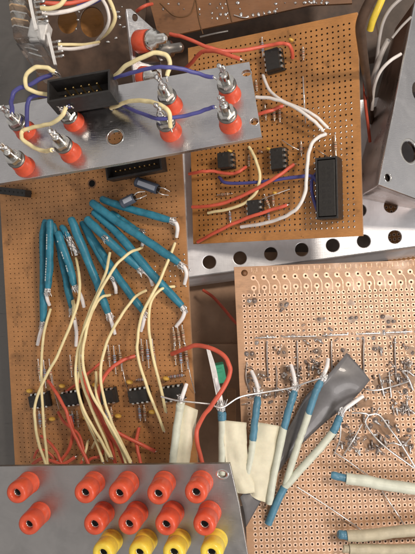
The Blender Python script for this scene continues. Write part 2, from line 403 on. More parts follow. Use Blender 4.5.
# ------------------------------------------------------------------ component builders
def PIN_IC(root, pl, px, py, qx, qy, n=4, wid=.62, h=.34, socket=True):
    """dual-in-line chip; pixel px,py is its centre, x axis (long side) towards qx,qy"""
    T = pl.frame(px, py, qx, qy); L = n*.254
    mb = MB()
    if socket: mb.box(T, L+.02, wid+.16, .02, .22, 0, .015)
    b = bmesh.new(); bmesh.ops.create_cube(b, size=1)
    for v in b.verts:
        k = 1.0 if v.co.z < 0 else .93
        v.co = Vector((v.co.x*(L-.02)*(.98 if v.co.z > 0 else 1), v.co.y*wid*k, (.225 if v.co.z < 0 else .225+h)))
    bmesh.ops.bevel(b, geom=b.edges[:], offset=.015, segments=2, affect='EDGES'); mb.bm(b, T, 0)
    mb.lathe(T @ Matrix.Translation((-L/2+.14, 0, .225+h-.005)), [(.07, 0), (.07, .008), (.055, .012), (.001, .012)], 12, 1)
    o = obj('ic_chip', mb, [M['black_ic'], M['black']], root)
    for i in range(n):
        for sd in (-1, 1):
            x = (i-(n-1)/2)*.254; m2 = MB()
            m2.box(T, .13, .07, .24, .40, 0, .012, cx=x, cy=sd*(wid/2+.05)); m2.box(T, .06, .05, -.02, .26, 0, cx=x, cy=sd*(wid/2+.055))
            m2.box(T, .11, .10, .385, .425, 0, .01, cx=x, cy=sd*(wid/2+.0))
            obj('pin', m2, M['steel'], o)
    return o
def RESISTOR(root, pl, ax, ay, bx, by, kind='tan', h=.16, body=.5, r=.08, name='resistor'):
    p = pl.at(ax, ay, h); q = pl.at(bx, by, h); d = (q-p); L = d.length; d.normalize()
    x = d; y = pl.n.cross(x).normalized(); z = x.cross(y)
    T = Matrix((y, z, x)).transposed().to_4x4(); T.translation = (p+q)/2
    bl = min(body, L*.72); mb = MB()
    pr = [(.001, -.5), (.8, -.49), (1.05, -.40), (1.05, -.30), (.85, -.24), (.85, .24), (1.05, .30), (1.05, .40), (.8, .49), (.001, .5)]
    mb.lathe(T, [(a*r, b*bl) for a, b in pr], 14, 0)
    for k, (zz, m) in enumerate(((-.34, 1), (-.14, 2), (.04, 3), (.34, 1))):
        rr = r*(1.07 if abs(zz) > .3 else .88)
        mb.lathe(T, [(rr*.9, bl*zz-.025), (rr, bl*zz-.022), (rr, bl*zz+.022), (rr*.9, bl*zz+.025)], 14, m)
    mb.tube([p-pl.n*h, p, p+d*.06, (p+q)/2-d*bl*.45], .028, 6, 4, 4); mb.tube([(p+q)/2+d*bl*.45, q-d*.06, q, q-pl.n*h], .028, 6, 4, 4)
    return obj(name, mb, [M['res_tan'] if kind == 'tan' else M['res_blue'], M['band_br'], M['band_bk'], M['band_rd'], M['tin']], root)
def CERAMIC(root, pl, px, py, h=.28, r=.17, rz=None):
    T = pl.frame(px, py, px+10, py+3, h); mb = MB()
    mb.blob(T, r, r*.62, r*1.1, 0, .03, 3)
    for s_ in (-1, 1): mb.tube([T @ Vector((s_*r*.6, 0, -r*.6)), T @ Vector((s_*.127, 0, -h))], .025, 6, 1, 3)
    return obj('ceramic_capacitor', mb, [M['ceramic'], M['tin']], root)
def ELCAP(root, pl, ax, ay, bx, by, r=.25, h=.27):
    """electrolytic lying on the board, from end a to end b"""
    p = pl.at(ax, ay, h); q = pl.at(bx, by, h); d = q-p; L = d.length; d.normalize(); y = pl.n.cross(d).normalized(); z = d.cross(y)
    T = Matrix((y, z, d)).transposed().to_4x4(); T.translation = p
    mb = MB(); mb.lathe(T, [(r*.55, .0), (r*.86, .0), (r, .05), (r, .10), (r*.93, .14), (r, .18), (r, L-.06), (r*.9, L)], 24, 0)
    mb.lathe(T, [(.001, -.004), (r*.84, -.004), (r*.84, .004)], 24, 1)
    mb.lathe(T, [(.001, L+.004), (r*.82, L+.004)], 24, 2)
    vs = []; fs = []
    for i in range(7):
        a = 1.15+.9*i/6
        for zz in (.2, L-.07): vs.append(T @ Vector((r*1.012*math.cos(a), r*1.012*math.sin(a), zz)))
    for i in range(6): fs.append((2*i, 2*i+2, 2*i+3, 2*i+1))
    mb.add(vs, fs, 3, True)
    for s_ in (-1, 1):
        c = T @ Vector((s_*.1, 0, L)); mb.tube([c, c+d*.25+y*s_*.05, c+d*.5-pl.n*.25], .028, 6, 4, 4)
    return obj('electrolytic_capacitor', mb, [M['sleeve_g'], M['can'], M['black'], M['stripe'], M['tin']], root)
def SHROUD(root, pl, cx, cy, qx, qy, L, W, Ht, cols, rows=2, h=0.0, name='pin_header_shroud', pitch=.254, notch=True):
    """open boxed pin header, long side towards q"""
    T = pl.frame(cx, cy, qx, qy, h); mb = MB(); w = .09
    mb.box(T, L, W, 0, .22, 0, .02)
    for sy in (-1, 1): mb.box(T, L, w, .2, Ht, 0, .02, cy=sy*(W/2-w/2))
    for sx in (-1, 1): mb.box(T, w, W-2*w+.02, .2, Ht-.003, 0, .02, cx=sx*(L/2-w/2))
    o = obj(name, mb, M['black'], root)
    for i in range(cols):
        for j in range(rows):
            m2 = MB(); m2.box(T, .062, .062, .2, Ht*.72, 0, .012, cx=(i-(cols-1)/2)*pitch, cy=(j-(rows-1)/2)*pitch); obj('pin', m2, M['gold'], o)
    return o
def WIRE(name, label, pl, pts, r, m, group=None, bare=0.0, cat='wire', jit=0.0):
    Q = [pl.at(*p) for p in pts]; mb = MB()
    W, _ = spline(Q, r, 3); W = [W[0]]+[c+Vector((R.uniform(-1, 1), R.uniform(-1, 1), R.uniform(-1, 1)))*.015 for c in W[1:-1]]+[W[-1]]
    mb.tube(W, [r*R.uniform(.96, 1.05) for _ in W], 12, 0, 6, True, jit)
    mats = [m]
    if bare:
        d = (Q[0]-Q[1]).normalized(); mb.tube([Q[0]-d*.03, Q[0]+d*bare*.6-pl.n*.03, Q[0]+d*bare-pl.n*.16], [r*.42]*3, 8, 1, 4); mats.append(M['tin'])
        d = (Q[-1]-Q[-2]).normalized(); mb.tube([Q[-1]-d*.03, Q[-1]+d*bare*.6-pl.n*.03, Q[-1]+d*bare-pl.n*.16], [r*.42]*3, 8, 1, 4)
    o = obj(name, mb, mats); return tag(o, label, cat, group)
def braid(mb, p, d, n, r, mi=0, k=16, L=.35):
    """stray shield strands"""
    side = d.cross(n).normalized()
    for i in range(k):
        a = R.uniform(0, 6.28); off = (side*math.cos(a)+n*math.sin(a))
        s0 = p+off*r*R.uniform(.5, .95); mb.tube([s0, s0+d*L*.5+off*R.uniform(0, .08), s0+d*L*R.uniform(.7, 1.3)+off*R.uniform(-.06, .1)+side*R.uniform(-.1, .1)], .018, 5, mi, 3)
def CABLE(label, pl, sl, tip, r=.2, shm='shrink', group=None, tail=None, tailm='sheath', tr=None, printed=None, end=None, endm=None, cr=.095, loops=0):
    """screened cable: sleeve, braid with solder, white core; tail = lighter sheath"""
    Q = [pl.at(*p) for p in sl]; r *= .94
    root = thing('screened_cable', label, 'cable', Q[0], group)
    mb = MB(); d0 = (Q[1]-Q[0]).normalized(); k0 = len(Q)
    q8, _ = spline(Q, r, 4); q8 = [q8[0]]+[c+Vector((R.uniform(-1, 1), R.uniform(-1, 1), R.uniform(-1, 1)))*.014 for c in q8[1:-1]]+[q8[-1]]
    mb.tube(q8, [r*.93]+[r*R.uniform(.96, 1.05) for _ in q8[1:-2]]+[r*.99, r*.80], 16, 0, 5)
    if group == CG:
        d_ = (Q[0]-Q[1]).normalized(); mb.tube([Q[0]-d_*.1, Q[0]+d_*.03, Q[0]+d_*.08], [r*.9, r*.8, r*.62], 12, 0, 3)
    if printed:
        q, _ = spline(Q, r, 10)
        for f0, f1 in printed:
            i0 = int(f0*(len(q)-1)); i1 = int(f1*(len(q)-1)); t = (q[i1]-q[i0]).normalized(); side = t.cross(pl.n).normalized()
            n = max(3, int((q[i1]-q[i0]).length/.13))
            for k in range(n):
                c = q[i0].lerp(q[i1], (k+.5)/n); nn = side*.35+pl.n*.94; nn.normalize(); c = c+nn*(r*1.06); sd = nn.cross(t).normalized()
                a = .045; b_ = .035+.012*(k % 3)
                mb.add([c-t*b_-sd*a, c+t*b_-sd*a, c+t*b_+sd*a, c-t*b_+sd*a], [(0, 1, 2, 3)], 1)
    obj('heat_shrink_sleeve', mb, [M[shm], M['print_w']], root)
    if tip:
        Tq = [pl.at(*p) for p in tip]; d = (Q[-1]-Q[-2]).normalized()
        mb = MB(); mb.tube([Q[-1]-d*.08]+Tq, [cr]*(len(Tq))+[cr*.9], 12, 0, 8); obj('inner_core', mb, M['core'], root)
        mb = MB(); braid(mb, Q[-1]-d*.02, d, pl.n, r*.8); 
        for k in range(3): mb.blob(Matrix.Translation(Q[-1]+d*R.uniform(.0, .22)+Vector((R.uniform(-.08, .08), R.uniform(-.08, .08), R.uniform(0, .1)))), .07, .06, .05, 0, .3, 2)
        obj('shield_braid', mb, M['solder'], root)
    if tail:
        Tq = [pl.at(*p) for p in tail]; tr = tr or r*.96
        mb = MB(); q8, _ = spline(Tq, tr, 4); q8 = [q8[0]]+[c+Vector((R.uniform(-1, 1), R.uniform(-1, 1), R.uniform(-1, 1)))*.010 for c in q8[1:-1]]+[q8[-1]]; mb.tube(q8, [tr*R.uniform(.97, 1.04) for _ in q8[:-1]]+[tr*.8], 16, 0, 5); obj('outer_sheath', mb, M[tailm], root)
    if end:
        Tq = [pl.at(*p) for p in end]; mb = MB(); mb.tube(Tq, r, 16, 0, 8); obj('heat_shrink_sleeve', mb, M[endm or shm], root)
    return root

# ================================================================== LEFT BOARD
LW, LH = 10.17, 18.2
lb = thing('circuit_board', 'large brown perforated board at left under the blue sleeved cables', 'circuit board', PL_.o)
pf = Perf(PL_, LW, LH); nc, nr = 38, 69; mx = (LW-nc*.254)/2; my = .3
pf.grid(mx, -my, nc, nr, r=.031)
pf.quad(0, LW, -my, 0); pf.quad(0, LW, -LH, -my-nr*.254); pf.quad(0, mx, -my-nr*.254, -my); pf.quad(LW-mx, LW, -my-nr*.254, -my); pf.rim()
obj('board', pf.mb, [M['phenolic_l'], M['pad'], M['hole_dark'], M['phenolic_r']], lb)
# black pin strip at the left edge
mb = MB(); T = PL_.frame(16, 192.5, 33, 194.5, 0)
mb.box(T, 1.9, .36, .02, .62, 0, .03); 
for i in range(7): mb.box(T, .06, .06, .5, .66, 1, cx=-.76+i*.254)
obj('pin_strip', mb, [M['black'], M['black_ic']], lb)
SHROUD(lb, PL_, 139, 169, 170, 163, 2.9, .78, .72, 9, 1, name='pin_header_shroud')
# mounting hole: dark rim and a black disc painting its shade
mb = MB(); T = PL_.frame(92, 183.5); mb.lathe(T, [(.17, -.1), (.17, .012), (.23, .012), (.24, .0)], 20, 0, cap=False); mb.lathe(T, [(.001, .006), (.168, .006)], 20, 1)
obj('mounting_hole', mb, [M['phenolic_d'], M['hole']], lb)
ELCAP(lb, PL_, 136, 181.5, 158, 189.5, .25, .35)
ELCAP(lb, PL_, 121.5, 204, 134.5, 197.5, .23, 1.0)
for c, q in (((43, 399), (54, 397.5)), ((74, 397), (85, 395.5)), ((109, 395), (120, 393.5)), ((142, 394), (153, 392.5)), ((175, 392), (186, 390.5))):
    PIN_IC(lb, PL_, c[0], c[1], q[0], q[1], 4)
for c in ((29.5, 391), (62, 386), (95, 385), (129.5, 382), (166, 378.5), (52, 419), (118, 416), (86, 418), (152, 412)): CERAMIC(lb, PL_, *c)
for x, y in ((38, 372), (70, 368), (108, 358), (141, 352), (174, 356)):
    RESISTOR(lb, PL_, x, y-13, x+2, y+9, 'tan', .2); RESISTOR(lb, PL_, x+5.5, y-12, x+8, y+16, 'blue', .2, .5); RESISTOR(lb, PL_, x+11, y-13, x+14, y+13, 'tan', .18, .55)
    mb = MB(); mb.tube([PL_.at(x+14, y+3, .2), PL_.at(x+16, y+18, .55), PL_.at(x+21, y+37, .1)], .022, 6, 0, 6); obj('component_lead', mb, M['tin'], lb)
for x, y in ((173, 333), (177.5, 333), (182, 331)):
    RESISTOR(lb, PL_, x, y-6, x+2.5, y+13, 'tan', .2, .5)
for x, y in ((39, 418), (139, 412), (72, 418), (106, 414)):
    RESISTOR(lb, PL_, x, y-7, x+1.5, y+9, 'blue', .18, .5); RESISTOR(lb, PL_, x+5, y-7, x+6.5, y+9, 'tan', .18, .5)
for x, y in ((172, 376), (179, 375), (140, 379)):
    RESISTOR(lb, PL_, x-4, y+1, x+5, y, 'blue', .2, .3, .08)
# tin spots where leads come through
for k in range(26):
    x, y = R.choice([(160+R.uniform(0, 26), 235+R.uniform(0, 60)), (150+R.uniform(0, 40), 255+R.uniform(0, 25))])
    a, b_ = PL_.loc(x, y); a = mx+(round((a-mx)/.254-.5)+.5)*.254; b_ = -my-(round((-b_-my)/.254-.5)+.5)*.254
    mb = MB(); mb.blob(PL_.M @ Matrix.Translation((a, b_, .0)), .05, .05, .035, 0, .15, 2); obj('solder_joint', mb, M['solder'], lb)

CG = 'blue sleeved screened cables on the left board'
CABLE('leftmost blue sleeved cable, hanging straight down to a low white tip', PL_, [(46, 221, .5), (43, 240, .55), (43.5, 280, .5), (43, 321, .35)], [(42, 327, .3), (39.5, 336, .25), (37.5, 345, .15)], .205, group=CG)
CABLE('blue sleeved cable with white print, second from the left, ending in a short white tip', PL_, [(50, 221, .9), (50, 240, .95), (49.5, 265, .9), (48, 288, .8)], [(46.5, 293, .7), (47.5, 300, .6), (49.5, 305, .4)], .2, group=CG, printed=[(.25, .48), (.58, .93)])
CABLE('dark shaded blue cable tucked behind its neighbours, third from the left', PL_, [(53, 225, .55), (60, 250, .5), (66, 280, .45), (72, 308, .35)], [(75, 322, .35), (76.5, 333, .3), (76, 346, .15)], .19, group=CG)
CABLE('blue printed cable lying over the shaded one, white tip beside the straight yellow wire', PL_, [(58, 233, 1.0), (64, 250, 1.0), (70, 268, .9), (74.5, 285, .8)], [(79, 292, .7), (82, 299, .6), (84, 307, .4)], .2, group=CG, printed=[(.15, .5), (.6, .75)])
CABLE('short blue cable with a long stretch of bared silver braid', PL_, [(62, 227, .7), (66, 233, .75), (69, 238, .7)], [(72, 245, .65), (75, 250, .6), (76.5, 255, .5)], .17, group=CG)
CABLE('long blue cable running down to the white tip above the third chip', PL_, [(71, 219, .9), (83, 248, .8), (97, 283, .6), (108, 313, .4)], [(110.5, 319, .35), (113, 327, .25), (115, 334, .12)], .215, group=CG)
CABLE('thin blue cable between two thicker ones, white tip touching a yellow wire', PL_, [(82, 223, .45), (92, 243, .45), (103, 262, .4), (111, 275, .4)], [(113, 280, .35), (115.5, 287, .3), (116, 293, .15)], .16, group=CG)
CABLE('blue cable with a scraped silver patch on its sleeve', PL_, [(87, 219, 1.0), (103, 235, 1.0), (121, 252, .8), (139, 268, .6)], [(145, 272, .6), (150, 277, .5), (152.5, 285, .2)], .215, group=CG)
CABLE('blue cable passing under the scraped one to a white tip behind yellow wires', PL_, [(84, 226, .4), (100, 250, .4), (120, 280, .4), (143, 311, .35)], [(144, 316, .35), (143, 324, .3), (141, 331, .15)], .2, group=CG)
CABLE('longest blue cable crossing diagonally to the lowest right tip', PL_, [(94, 212, .8), (120, 236, .75), (150, 272, .6), (182, 306, .4)], [(184.5, 310, .4), (182.5, 318, .35), (176, 326.5, .2)], .21, group=CG)
CABLE('blue cable ending in a frayed shield near the right edge of the left board', PL_, [(92, 202.5, 1.0), (115, 220, .95), (147, 241, .7), (179, 263, .5)], [(184, 267, .5), (186.5, 274, .4), (184.5, 284, .15)], .21, group=CG)
CABLE('topmost blue cable reaching right to a hooked white tip under the capacitors', PL_, [(102, 199, .6), (120, 206, .6), (145, 213, .5), (170, 220, .4)], [(175, 222, .45), (177.5, 228, .4), (176.5, 237, .15)], .19, group=CG)
CABLE('short blue cable hidden under the diagonal ones, only its pale tip showing', PL_, [(112, 213, .35), (122, 220, .32), (133, 228, .3), (139, 231, .3)], [(142.5, 234, .3), (143.5, 239, .25), (142, 246, .12)], .16, group=CG)
# bared patch on the scraped cable belongs to that cable
sc_root = [o for o in COL.objects if o.get('label', '').startswith('blue cable with a scraped')][0]
mb = MB(); p = PL_.at(103, 236, 1.2); d = (PL_.at(108, 242, 1.15)-p).normalized(); braid(mb, p, d, PL_.n, .1, 0, 14, .3); obj('bared_braid', mb, M['solder'], sc_root)
s5 = [o for o in COL.objects if o.get('label', '').startswith('short blue cable with a long')][0]
mb = MB(); p = PL_.at(66, 232, .9)
for k in range(4): braid(mb, PL_.at(66+2.2*k, 232+5*k, .8), (PL_.at(73, 247, .7)-p).normalized(), PL_.n, .14, 0, 9, .4)
obj('bared_braid', mb, M['solder'], s5)

YG = 'yellow wires of the left board'; yr = .071
def YW(label, pts, r=yr): return WIRE('hookup_wire', label, PL_, pts, r, M['w_yel'], YG, bare=.09)
YW('yellow wire starting at the right under the frayed blue cable, curving in a long S', [(175, 243, .25), (168, 262, .7), (155, 290, 1.1), (142, 315, 1.3), (137.5, 340, 1.3), (139, 362, 1.3), (149, 392, 1.3), (164, 431, .9)])
YW('yellow wire bending left from the board beside the lowest blue cable tip', [(174.5, 286.5, .2), (162, 289, .7), (151.5, 301, 1.0), (148.5, 322, 1.2), (152, 352, 1.2), (160, 385, 1.2), (166, 412, 1.0)])
YW('yellow wire arching over the blue cables from the middle tip down to the left bundle', [(142, 247.5, .3), (128, 254, 1.2), (113, 269, 1.6), (98, 296, 1.7), (86, 325, 1.7), (78, 350, 1.6), (76, 378, 1.6), (83, 408, 1.6), (96, 432, 1.5), (110, 457, 1.4)])
YW('yellow wire bowing left past the third chip towards the panel', [(146, 290.5, .2), (134, 298, .8), (120, 318, 1.2), (107, 342, 1.4), (100.5, 372, 1.5), (104, 398, 1.5), (113, 425, 1.5), (131, 462, 1.4)])
YW('short topped yellow wire starting beside a thin blue cable, dropping into the bundle', [(110, 252.5, .9), (107, 268, 1.2), (101, 286, 1.5), (91, 308, 1.6), (83, 332, 1.6), (79, 358, 1.5), (83, 384, 1.5), (92, 410, 1.4), (105, 440, 1.3), (112, 458, 1.2)])
YW('yellow wire looping from the long blue cable down the right side of the bundle', [(110, 295, .5), (101, 298, 1.0), (92, 312, 1.4), (85, 338, 1.8), (83, 362, 1.9), (90, 390, 1.9), (107, 420, 1.9), (125, 452, 1.9), (131, 466, 1.8)])
YW('yellow wire from the bared braid crossing left over the first chip in a wide bow', [(76, 258, .4), (79.5, 278, 1.0), (78.5, 300, 1.3), (70, 326, 1.5), (56, 358, 1.6), (40.5, 388, 1.6), (34.5, 412, 1.6), (38, 440, 1.6), (46.5, 466, 1.6)])
YW('straight yellow wire falling beside the far left white tip', [(50.5, 309, .2), (45.5, 326, .6), (42, 352, .9), (41.5, 382, 1.0), (43.5, 420, 1.2), (47.5, 466, 1.4)])
YW('thin yellow stub wire poking up at the bottom edge of the left board', [(88, 441, .5), (86, 449, .8), (83, 460, .9)], .065)
YW('yellow wire stub lying in the bundle between the second and third chips', [(73, 301, .5), (74, 308, .7), (73.5, 318, .6)], .09)

YW('yellow wire hidden mostly behind the bow, running from the second chip to the panel', [(79, 372, .3), (78, 390, .9), (84, 414, 1.1), (95, 438, 1.1), (103, 462, 1.2)], .07)
YW('yellow wire beside the bundle leaving under the fourth chip towards the panel', [(96, 372, .6), (97, 396, 1.3), (108, 424, 1.3), (120, 446, 1.2), (126, 464, 1.2)], .07)
YW('thin yellow wire crossing behind the bundle near the red fork', [(92, 448, .6), (97, 440, .9), (104, 446, .9), (107, 460, 1.0)], .06)
RG = 'red wires of the left board'; rr_ = .085
def RW(label, pts, r=rr_): return WIRE('hookup_wire', label, PL_, pts, r, M['w_red'], RG, bare=.08)
RW('red wire looping out past the board edge around the green block', [(172, 354, .2), (184, 349, .8), (199, 345.5, 1.2), (217, 351, 1.5), (229, 364, 1.7), (227.5, 380, 1.8), (214, 402, 2.0), (201, 420, 2.0), (196.5, 437, 2.0), (203, 466, 2.0)], .1)
RW('red wire curling around the third chip and out to the right', [(135, 356, .2), (118, 363, .7), (104, 377, 1.0), (98.5, 397, 1.2), (103, 416, 1.2), (117, 432, 1.1), (136, 442, .8), (155, 451, .3)], .09)
RW('red wire running down past the first chip then to the panel edge', [(48, 381, .3), (57, 394, .8), (66, 411, 1.0), (72, 430, 1.0), (80, 446, 1.0), (89, 465, 1.1)])
RW('red wire forking left towards the lower left board corner', [(70, 416, .6), (72.5, 432, .7), (69, 449, .7), (60, 462, .8)])
RW('red wire arcing low along the lower left board edge', [(33, 464, .5), (42, 459, .8), (52, 461, .9), (63, 464, .9), (75, 457, .7)])
RW('thin red wire hooking over beside the bowed yellow wires', [(41, 436, .3), (49, 442, .6), (57, 452, .8), (62, 464, .9)], .07)
RW('short vertical red wire between the resistor pair and the panel', [(139, 428, .2), (136.5, 440, .6), (138, 452, .8), (141.5, 466, .9)])
RW('red wire under the yellow bundle heading to the panel', [(82, 372, .3), (90, 398, .7), (103, 424, .8), (111, 444, .8), (116, 466, .9)])
RW('faint red wire rising to the right between the second and third chips', [(66, 392, .25), (80, 381, .5), (92, 370, .5), (103, 361, .25)], .07)
RW('small red wire curling out at the bottom between yellow wires', [(86, 464, .8), (92, 458, .9), (99, 457, .9), (104, 450, .6)], .075)

RW('red wire rising steeply between the yellow bundle and the curled red wire', [(92, 392, .3), (99, 412, .7), (108, 432, .8), (118, 448, .9), (124, 465, .9)], .075)
RW('thin red wire lying flat between the first chip and the lower left corner', [(34, 458, .2), (38, 450, .5), (48, 452, .6), (56, 460, .5)], .06)
RW('red wire tucked beneath the yellow bows near the second yellow capacitor', [(58, 412, .2), (66, 424, .5), (78, 434, .6), (84, 452, .8), (80, 466, .9)], .07)
# ================================================================== UPPER BOARD
UW, UH = 8.62, 10.0
ub = thing('circuit_board', 'orange brown perforated board at upper right with a tall black connector', 'circuit board', PU.o)
pf = Perf(PU, UW, UH); nc, nr = 32, 37; mx = (UW-nc*.254)/2; my = (UH-nr*.254)/2
pf.grid(mx, -my, nc, nr)
pf.quad(0, UW, -my, 0); pf.quad(0, UW, -UH, -my-nr*.254); pf.quad(0, mx, -my-nr*.254, -my); pf.quad(UW-mx, UW, -my-nr*.254, -my); pf.rim()
obj('board', pf.mb, [M['phenolic'], M['pad'], M['hole_dark'], M['phenolic_r']], ub)
PIN_IC(ub, PU, 276, 62.5, 277.2, 72.5, 4, .7, .34)
PIN_IC(ub, PU, 229, 162, 229.6, 172, 3, .62, .5)
PIN_IC(ub, PU, 280.5, 160, 281, 170, 4, .62, .34)
PIN_IC(ub, PU, 257, 208.5, 257.5, 218, 3, .62, .3)
hd = SHROUD(ub, PU, 332, 190, 332.6, 220, 2.75, 1.0, .9, 8, 2, name='ribbon_connector')
mb = MB(); T = PU.frame(332, 190, 332.6, 220); mb.box(T, 2.5, .78, .3, .885, 0, .03)
for i in range(8):
    for j in range(2): mb.box(T, .1, .1, .86, .895, 1, cx=(i-3.5)*.254, cy=(j-.5)*.254)
obj('connector_plug', mb, [M['black_ic'], M['black']], hd)
for c in ((291, 40), (272.5, 93), (268.5, 149), (275, 193), (229.5, 151)): CERAMIC(ub, PU, *c, r=.13)
for a in ((262, 37, 263, 57, 'blue'), (303, 47, 303.5, 60, 'tan'), (274, 108, 274.5, 121, 'tan'), (279.5, 107, 280, 122, 'tan'), (265, 105, 266, 120, 'tan'), (217, 195, 232, 193.5, 'tan'), (229.5, 210, 230.5, 223, 'blue'), (301, 141, 301.5, 156, 'tan'),
          (335, 135, 336, 157, 'tan'), (249, 155, 249, 166, 'tan'), (264, 194, 270, 208, 'tan'), (237, 196, 241, 199, 'tan'), (258, 151, 262, 152, 'blue'), (268, 210, 269, 220, 'blue'), (273, 195, 273.5, 206, 'tan'), (256, 80, 257, 91, 'tan')):
    RESISTOR(ub, PU, *a, h=.14, body=.42, r=.075)
for pts in (((303, 77, .3), (304, 97, .9), (305.5, 123, .05)), ((316, 149, .1), (322, 153, .4), (328, 157, .1)), ((253, 203, .1), (270, 196, .4), (290, 189, .1)), ((282, 140, .1), (291, 146, .3), (299, 150, .1))):
    mb = MB(); mb.tube([PU.at(*p) for p in pts], .04 if pts[0][0] == 303 else .024, 8, 0, 6); obj('component_lead', mb, M['tin'], ub)
for k in range(22):
    x, y = R.choice([(312+R.uniform(0, 12), 160+R.uniform(0, 50)), (335+R.uniform(0, 18), 115+R.uniform(0, 40)), (205+R.uniform(0, 80), 190+R.uniform(0, 30))])
    a, b_ = PU.loc(x, y); a = mx+(round((a-mx)/.254-.5)+.5)*.254; b_ = -my-(round((-b_-my)/.254-.5)+.5)*.254
    mb = MB(); mb.blob(PU.M @ Matrix.Translation((a, b_, 0)), .05, .05, .03, 0, .15, 2); obj('solder_joint', mb, M['solder'], ub)
UG = 'wires of the upper right board'
def UWIRE(label, pts, m, r=.075): return WIRE('hookup_wire', label, PU, pts, r, M[m], UG, bare=.09)
UWIRE('red wire hooking over the topmost chip from the small jack plate', [(170, 34, 3.0), (186, 38, 3.0), (205, 46, 2.6), (222, 51, 2.2), (242, 50.5, 1.6), (266, 46, 1.0), (283, 43.5, .9), (290.5, 47, .7), (292.5, 58, .15)], 'w_red', .085)
UWIRE('red wire bent beside the top rear jack lug', [(185, 69, 2.0), (193, 61, 2.6), (202, 52, 3.0), (214, 51, 3.2), (227, 54.5, 3.2), (240, 59, 3.0)], 'w_red', .09)
UWIRE('white wire curving from under the topmost chip to the tied end', [(263, 75, .2), (268, 88, .5), (277, 97.5, .7), (294, 106, .7), (312, 114, .7), (328, 128, .4)], 'w_white')
UWIRE('white wire emerging from under the jack panel and crossing to the tied end', [(256, 97, .9), (270, 98, .9), (286, 103, .9), (302, 112, .9), (315, 122, .8), (323, 131, .5)], 'w_white', .08)
UWIRE('long white wire bowing left of the tall black connector', [(326, 134, .4), (317, 138, .7), (310, 148, .9), (307, 168, 1.0), (305.5, 190, 1.0), (299, 206, 1.0), (286, 216, .8), (266, 223, .5), (241, 227, .15)], 'w_white', .085)
UWIRE('yellow wire curving between the two middle chips', [(249, 147, .2), (255, 158, .5), (259.5, 174, .7), (257, 190, .6), (246, 202, .4), (229, 209, .3), (208, 213, .12)], 'w_yel')
UWIRE('short red wire passing below the left middle chip', [(189, 174, .6), (202, 171.5, .7), (214, 171.5, .5), (230, 173.5, .4), (240, 171, .4), (246, 167, .12)], 'w_red', .08)
UWIRE('blue wire crossing beneath the middle chips towards the connector', [(219, 177, .12), (225, 182.5, .4), (245, 183, .5), (268, 181, .5), (290, 178, .5), (310, 176, .5), (318, 184, .5), (321, 202, .3), (322, 214, .12)], 'w_blue', .08)
UWIRE('long red wire slanting up to the right middle chip', [(192, 207, .6), (212, 205.5, .6), (232, 200, .6), (256, 189, .7), (276, 177, .7), (294, 164.5, .2)], 'w_red', .085)
UWIRE('red wire slanting from the bottom left corner of the upper board', [(197.5, 242, .25), (216, 232, .5), (238, 221.5, .5), (262, 213, .5), (287, 205, .15)], 'w_red', .085)
UWIRE('short red wire stub beside the corner of the jack panel', [(256, 115, .5), (268, 111.5, .5), (283, 106, .15)], 'w_red', .085)
UWIRE('dark blue wire dropping behind the tall black connector', [(318, 172, .3), (312, 180, .5), (313, 198, .5), (319, 214, .3)], 'w_blue', .08)

# ================================================================== RIGHT BOARD (solder side)
RWd, RHt = 9.25, 16.6
rb = thing('circuit_board', 'tan circuit board at lower right showing its solder side with rings of copper pads', 'circuit board', PR.o)
pf = Perf(PR, RWd, RHt)
gx, gy = PR.loc(243.7, 295.7); p = .254
gx -= p/2; gy += p/2; nc = int((RWd-.1-gx)/p); nr = int((RHt+gy-.1)/p)
blobs = []
def near(x, y): 
    a, b_ = PR.loc(x, y); return int(round((a-gx)/p-.5)), int(round((gy-b_)/p-.5))
pf.grid(gx, gy, nc, nr, p, .05, .098)
rowB = PR.loc(255.8, 288)[1]; rowA = PR.loc(255.8, 277.7)[1]
c0 = gx+2.0*p     # pad columns sit over every second column
def strip(yc, y0, y1):
    k = 0
    while c0+(2*k+2)*p < RWd:
        cx = c0+(2*k+.5)*p; pf.cell(c0+(2*k-.5)*p, c0+(2*k+1.5)*p, y0, y1, cx, yc, .055); pf.ring(cx, yc, .054, .135, 18); k += 1
    pf.quad(0, c0-.5*p, y0, y1); pf.quad(c0+(2*k-.5)*p, RWd, y0, y1); return k
ym = (rowA+rowB)/2
kk = strip(rowB, gy, ym); strip(rowA, ym, rowA+.3)
for k in range(kk):
    cx = c0+(2*k+.5)*p
    pf.trace([(cx, rowB-.12), (cx, gy-p*.5+.09)], .05)
    pf.trace([(cx+.10, rowA-.08), (cx+.2, rowA-.2), (cx+.26, rowA-.36), (cx+.25, rowB-.1), (cx+p*.98, gy-.02), (cx+p*1.0, gy-p*.5+.09)], .05)
    pf.trace([(cx-.06, rowA+.30), (cx-.06, -.08)], .03); pf.trace([(cx+.19, rowA+.30), (cx+.19, -.08)], .03)
pf.quad(0, RWd, rowA+.3, 0); pf.quad(0, gx, -RHt, gy); pf.quad(gx, RWd, -RHt, gy-nr*p); pf.quad(gx+nc*p, RWd, gy-nr*p, gy); pf.rim()
obj('board', pf.mb, [M['phenolic_r'], M['pad'], M['hole_dark'], M['phenolic_r']], rb)
mb = MB(); T = PR.frame(244.5, 273); mb.lathe(T, [(.15, .0), (.16, .006), (.001, .006)], 20, 0)  # flat dark disc painted for the shaded hole
obj('mounting_hole', mb, M['phenolic_d'], rb)
